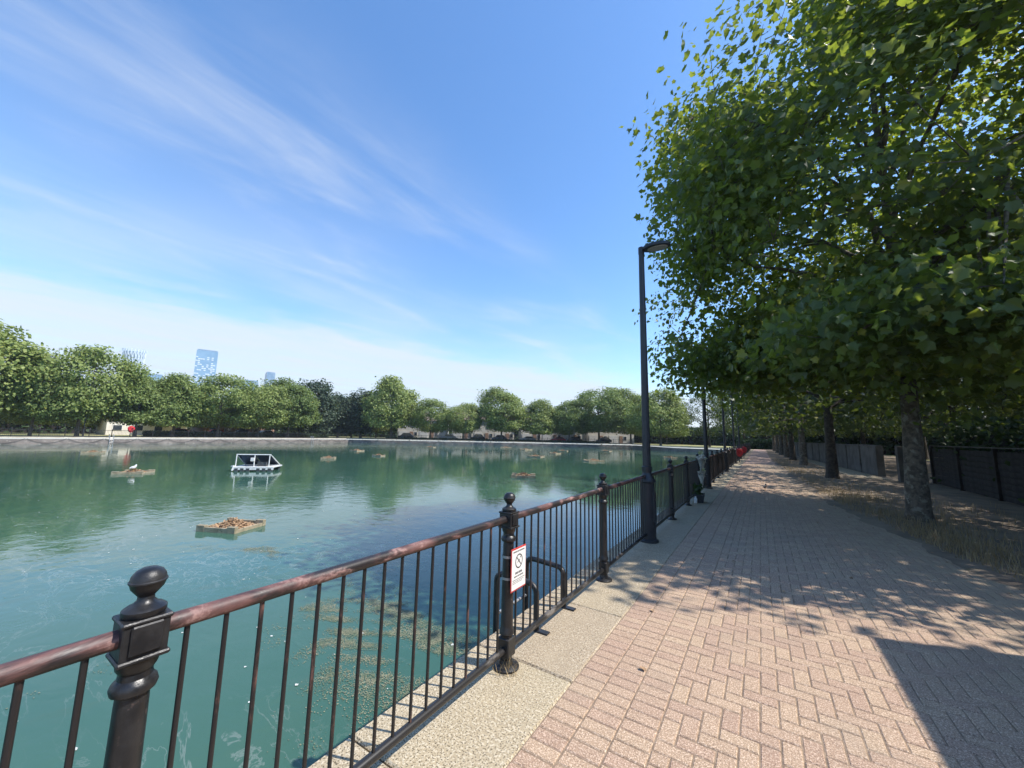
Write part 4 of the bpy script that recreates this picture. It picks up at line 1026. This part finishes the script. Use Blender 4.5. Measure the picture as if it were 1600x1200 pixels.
# ------------------------------------------------------------------ parked cars
def car(loc, rz, paint, label, tall=0.):
    e = empty('parked_car', loc, rz, label, 'car', 'cars parked across the water')
    h = 1.45+tall
    side = [(-2.05, .35), (-2.1, .62), (-2.0, .88), (-1.25, .97), (-.75, h-.08), (-.45, h), (.75, h), (1.1, h-.06), (1.75, .98), (2.05, .9), (2.1, .5), (2.02, .33)]
    b_ = MB().ext(side, -.82, .82); bo = b_.build('body', M[paint], e, bevel=.06, smooth=50, seg=2)
    gw = [(-1.05, 1.0), (-.66, h-.14), (-.40, h-.08), (.70, h-.08), (.98, h-.13), (1.45, 1.0)]
    MB().ext(gw, -.835, .835).build('side_windows', M['glass'], e)
    MB().add([(-1.17, -.62, 1.03), (-1.17, .62, 1.03), (-.80, .58, h-.13), (-.80, -.58, h-.13)], [(0, 1, 2, 3)]).build('windscreen', M['glass'], e)
    for x in (-1.28, 1.3):
        for y in (-.74, .74):
            wh = MB(); wh.ext([(x+.31*math.cos(t), .31+.31*math.sin(t)) for t in np.linspace(0, 6.283, 16, endpoint=False)], y-.11, y+.11); wo_ = wh.build('wheel', M['tyre'], e)
            MB().ext([(x+.18*math.cos(t), .31+.18*math.sin(t)) for t in np.linspace(0, 6.283, 12, endpoint=False)], y-.118, y+.118).build('rim', M['rim'], wo_)
    for y in (-.6, .6): MB().box((-2.08, y, .68), (.06, .3, .13)).build('headlight', M['white'], e)
def at_shore(t, off): p = Vector((-85, 57))+US*t+NS*off; return (p.x, p.y, 0)
for t, paint, tall, lb in [(12, 'car_black', .25, 'dark car parked at the left end of the far row'), (23.5, 'car_silver', .1, 'silver car parked before the far pale terrace'), (31.5, 'car_black', .3, 'dark tall car parked under the gap in the far trees'), (37.5, 'car_blue', .2, 'dark blue car parked right of the dark tall car'), (45.5, 'car_silver', 0, 'silver car parked beside the low hedge across the water'), (54, 'car_red', 0, 'red car parked before the white-walled terrace'), (58.6, 'car_black', .2, 'black car parked before the white-walled terrace'), (67, 'car_blue', .2, 'dark car parked farthest right across the water')]:
    car(at_shore(t, 9.5), hang, paint, lb, tall)
for y, paint, lb in [(27.5, 'car_red', 'red car under the trees behind the left quay hedge'), (33.5, 'car_red', 'second red car, right of the first under the left quay trees'), (38.5, 'car_black', 'black car right of the two red cars behind the left quay'), (43.5, 'car_white', 'white car at the right end behind the left quay')]:
    car((-97, y, 0), R(90), paint, lb, .1)

# ------------------------------------------------------------------ skyline
def bear(azd, D): a_ = R(azd); return (-math.sin(a_)*D, math.cos(a_)*D)
def glass_tower(azd, D, wdt, dep_, H, label, seed, wallm, white=.45, fl_h=3.4, colw=3.2, rot=0.):
    x, y = bear(azd, D); e = empty('glass_tower', (x, y, 0), R(azd)+rot, label, 'tower')
    MB().box((0, 0, H/2), (wdt, dep_, H)).build('core', M[wallm], e)
    nf, nc = int(H/fl_h), int(wdt/colw); r_ = random.Random(seed)
    pn = MB().box((0, 0, 0), (colw*.92, .5, fl_h*.55)).mesh('facade_panel'); pn.materials.append(M['towerwhite'])
    mass = MB(); cnt = 0; spots = [(i, j) for j in range(nf-1, -1, -1) for i in range(nc) if r_.random() < white and not (j > nf-4)]
    for (i, j) in spots:
        px_, pz = -wdt/2+colw*(i+.5), fl_h*(j+.5)
        if cnt < 280: o = link('facade_panel', pn, None, e); o.location = (px_, -dep_/2-.2, pz); cnt += 1
        else: mass.box((px_, -dep_/2-.2, pz), (colw*.92, .5, fl_h*.55))
    if mass.v: o = mass.build('facade_panels', M['towerwhite'], e); o['kind'] = 'stuff'
    nd = int(dep_/colw); sd = MB()
    for j in range(nf):
        for i in range(nd):
            if r_.random() < white*.7: sd.box((wdt/2+.2, -dep_/2+colw*(i+.5), fl_h*(j+.5)), (.5, colw*.9, fl_h*.5))
    if sd.v: o = sd.build('side_panels', M['towerwhite'], e); o['kind'] = 'stuff'
    MB().box((0, 0, H+1.2), (wdt*.94, dep_*.94, 2.4)).build('roof_screen', M['towerblue'], e)
    return e
glass_tower(72.5, 900, 31, 26, 143, 'tall blue glass tower with scattered white panels above the left trees', 3, 'towerglass', .5)
glass_tower(66.0, 950, 15, 22, 120, 'narrow dark tower above the trees, right of the blue glass tower', 5, 'towerblue', .2, rot=.15)
glass_tower(77.0, 800, 26, 20, 80, 'low block with teal glass between the lattice tower and the blue glass tower', 8, 'towerglass', .12)
glass_tower(68.4, 880, 38, 24, 92, 'broad stepped grey block between the two glass towers', 9, 'towerblue', .65, 4.2)
# flared lattice tower
x, y = bear(78.6, 820); e = empty('lattice_tower', (x, y, 0), R(78.6), 'pale flared tower wrapped in a white lattice behind the left trees', 'tower')
def flare_r(z): return 8.5+.00062*max(0, z-20)**2*.85
prof = [(flare_r(z)*.93, z) for z in np.linspace(0, 116, 14)]
MB().lathe(prof, 24).build('core', M['towerpale'], e, smooth=60)
for k in range(22):
    for sgn in (-1, 1):
        pts = [(flare_r(z)*math.cos(k*.2856+sgn*z*.016), flare_r(z)*math.sin(k*.2856+sgn*z*.016), z) for z in np.linspace(0, 120, 10)]
        MB().tube(pts, .45, 4, False).build('lattice_strut', M['towerwhite'], e)

# ------------------------------------------------------------------ summer haze
hm = bpy.data.materials.new('summer_haze'); hm.use_nodes = True; t = T(hm.node_tree); t.n.clear()
pvn = t.new('ShaderNodeVolumePrincipled'); pvn.inputs['Color'].default_value = (.80, .88, 1., 1); pvn.inputs['Density'].default_value = .00028; pvn.inputs['Anisotropy'].default_value = .2
ou = t.new('ShaderNodeOutputMaterial'); t.l.new(pvn.outputs[0], ou.inputs['Volume'])
tag(MB().box((0, 0, 74), (3100, 3100, 154)).build('haze', hm), kind='stuff')
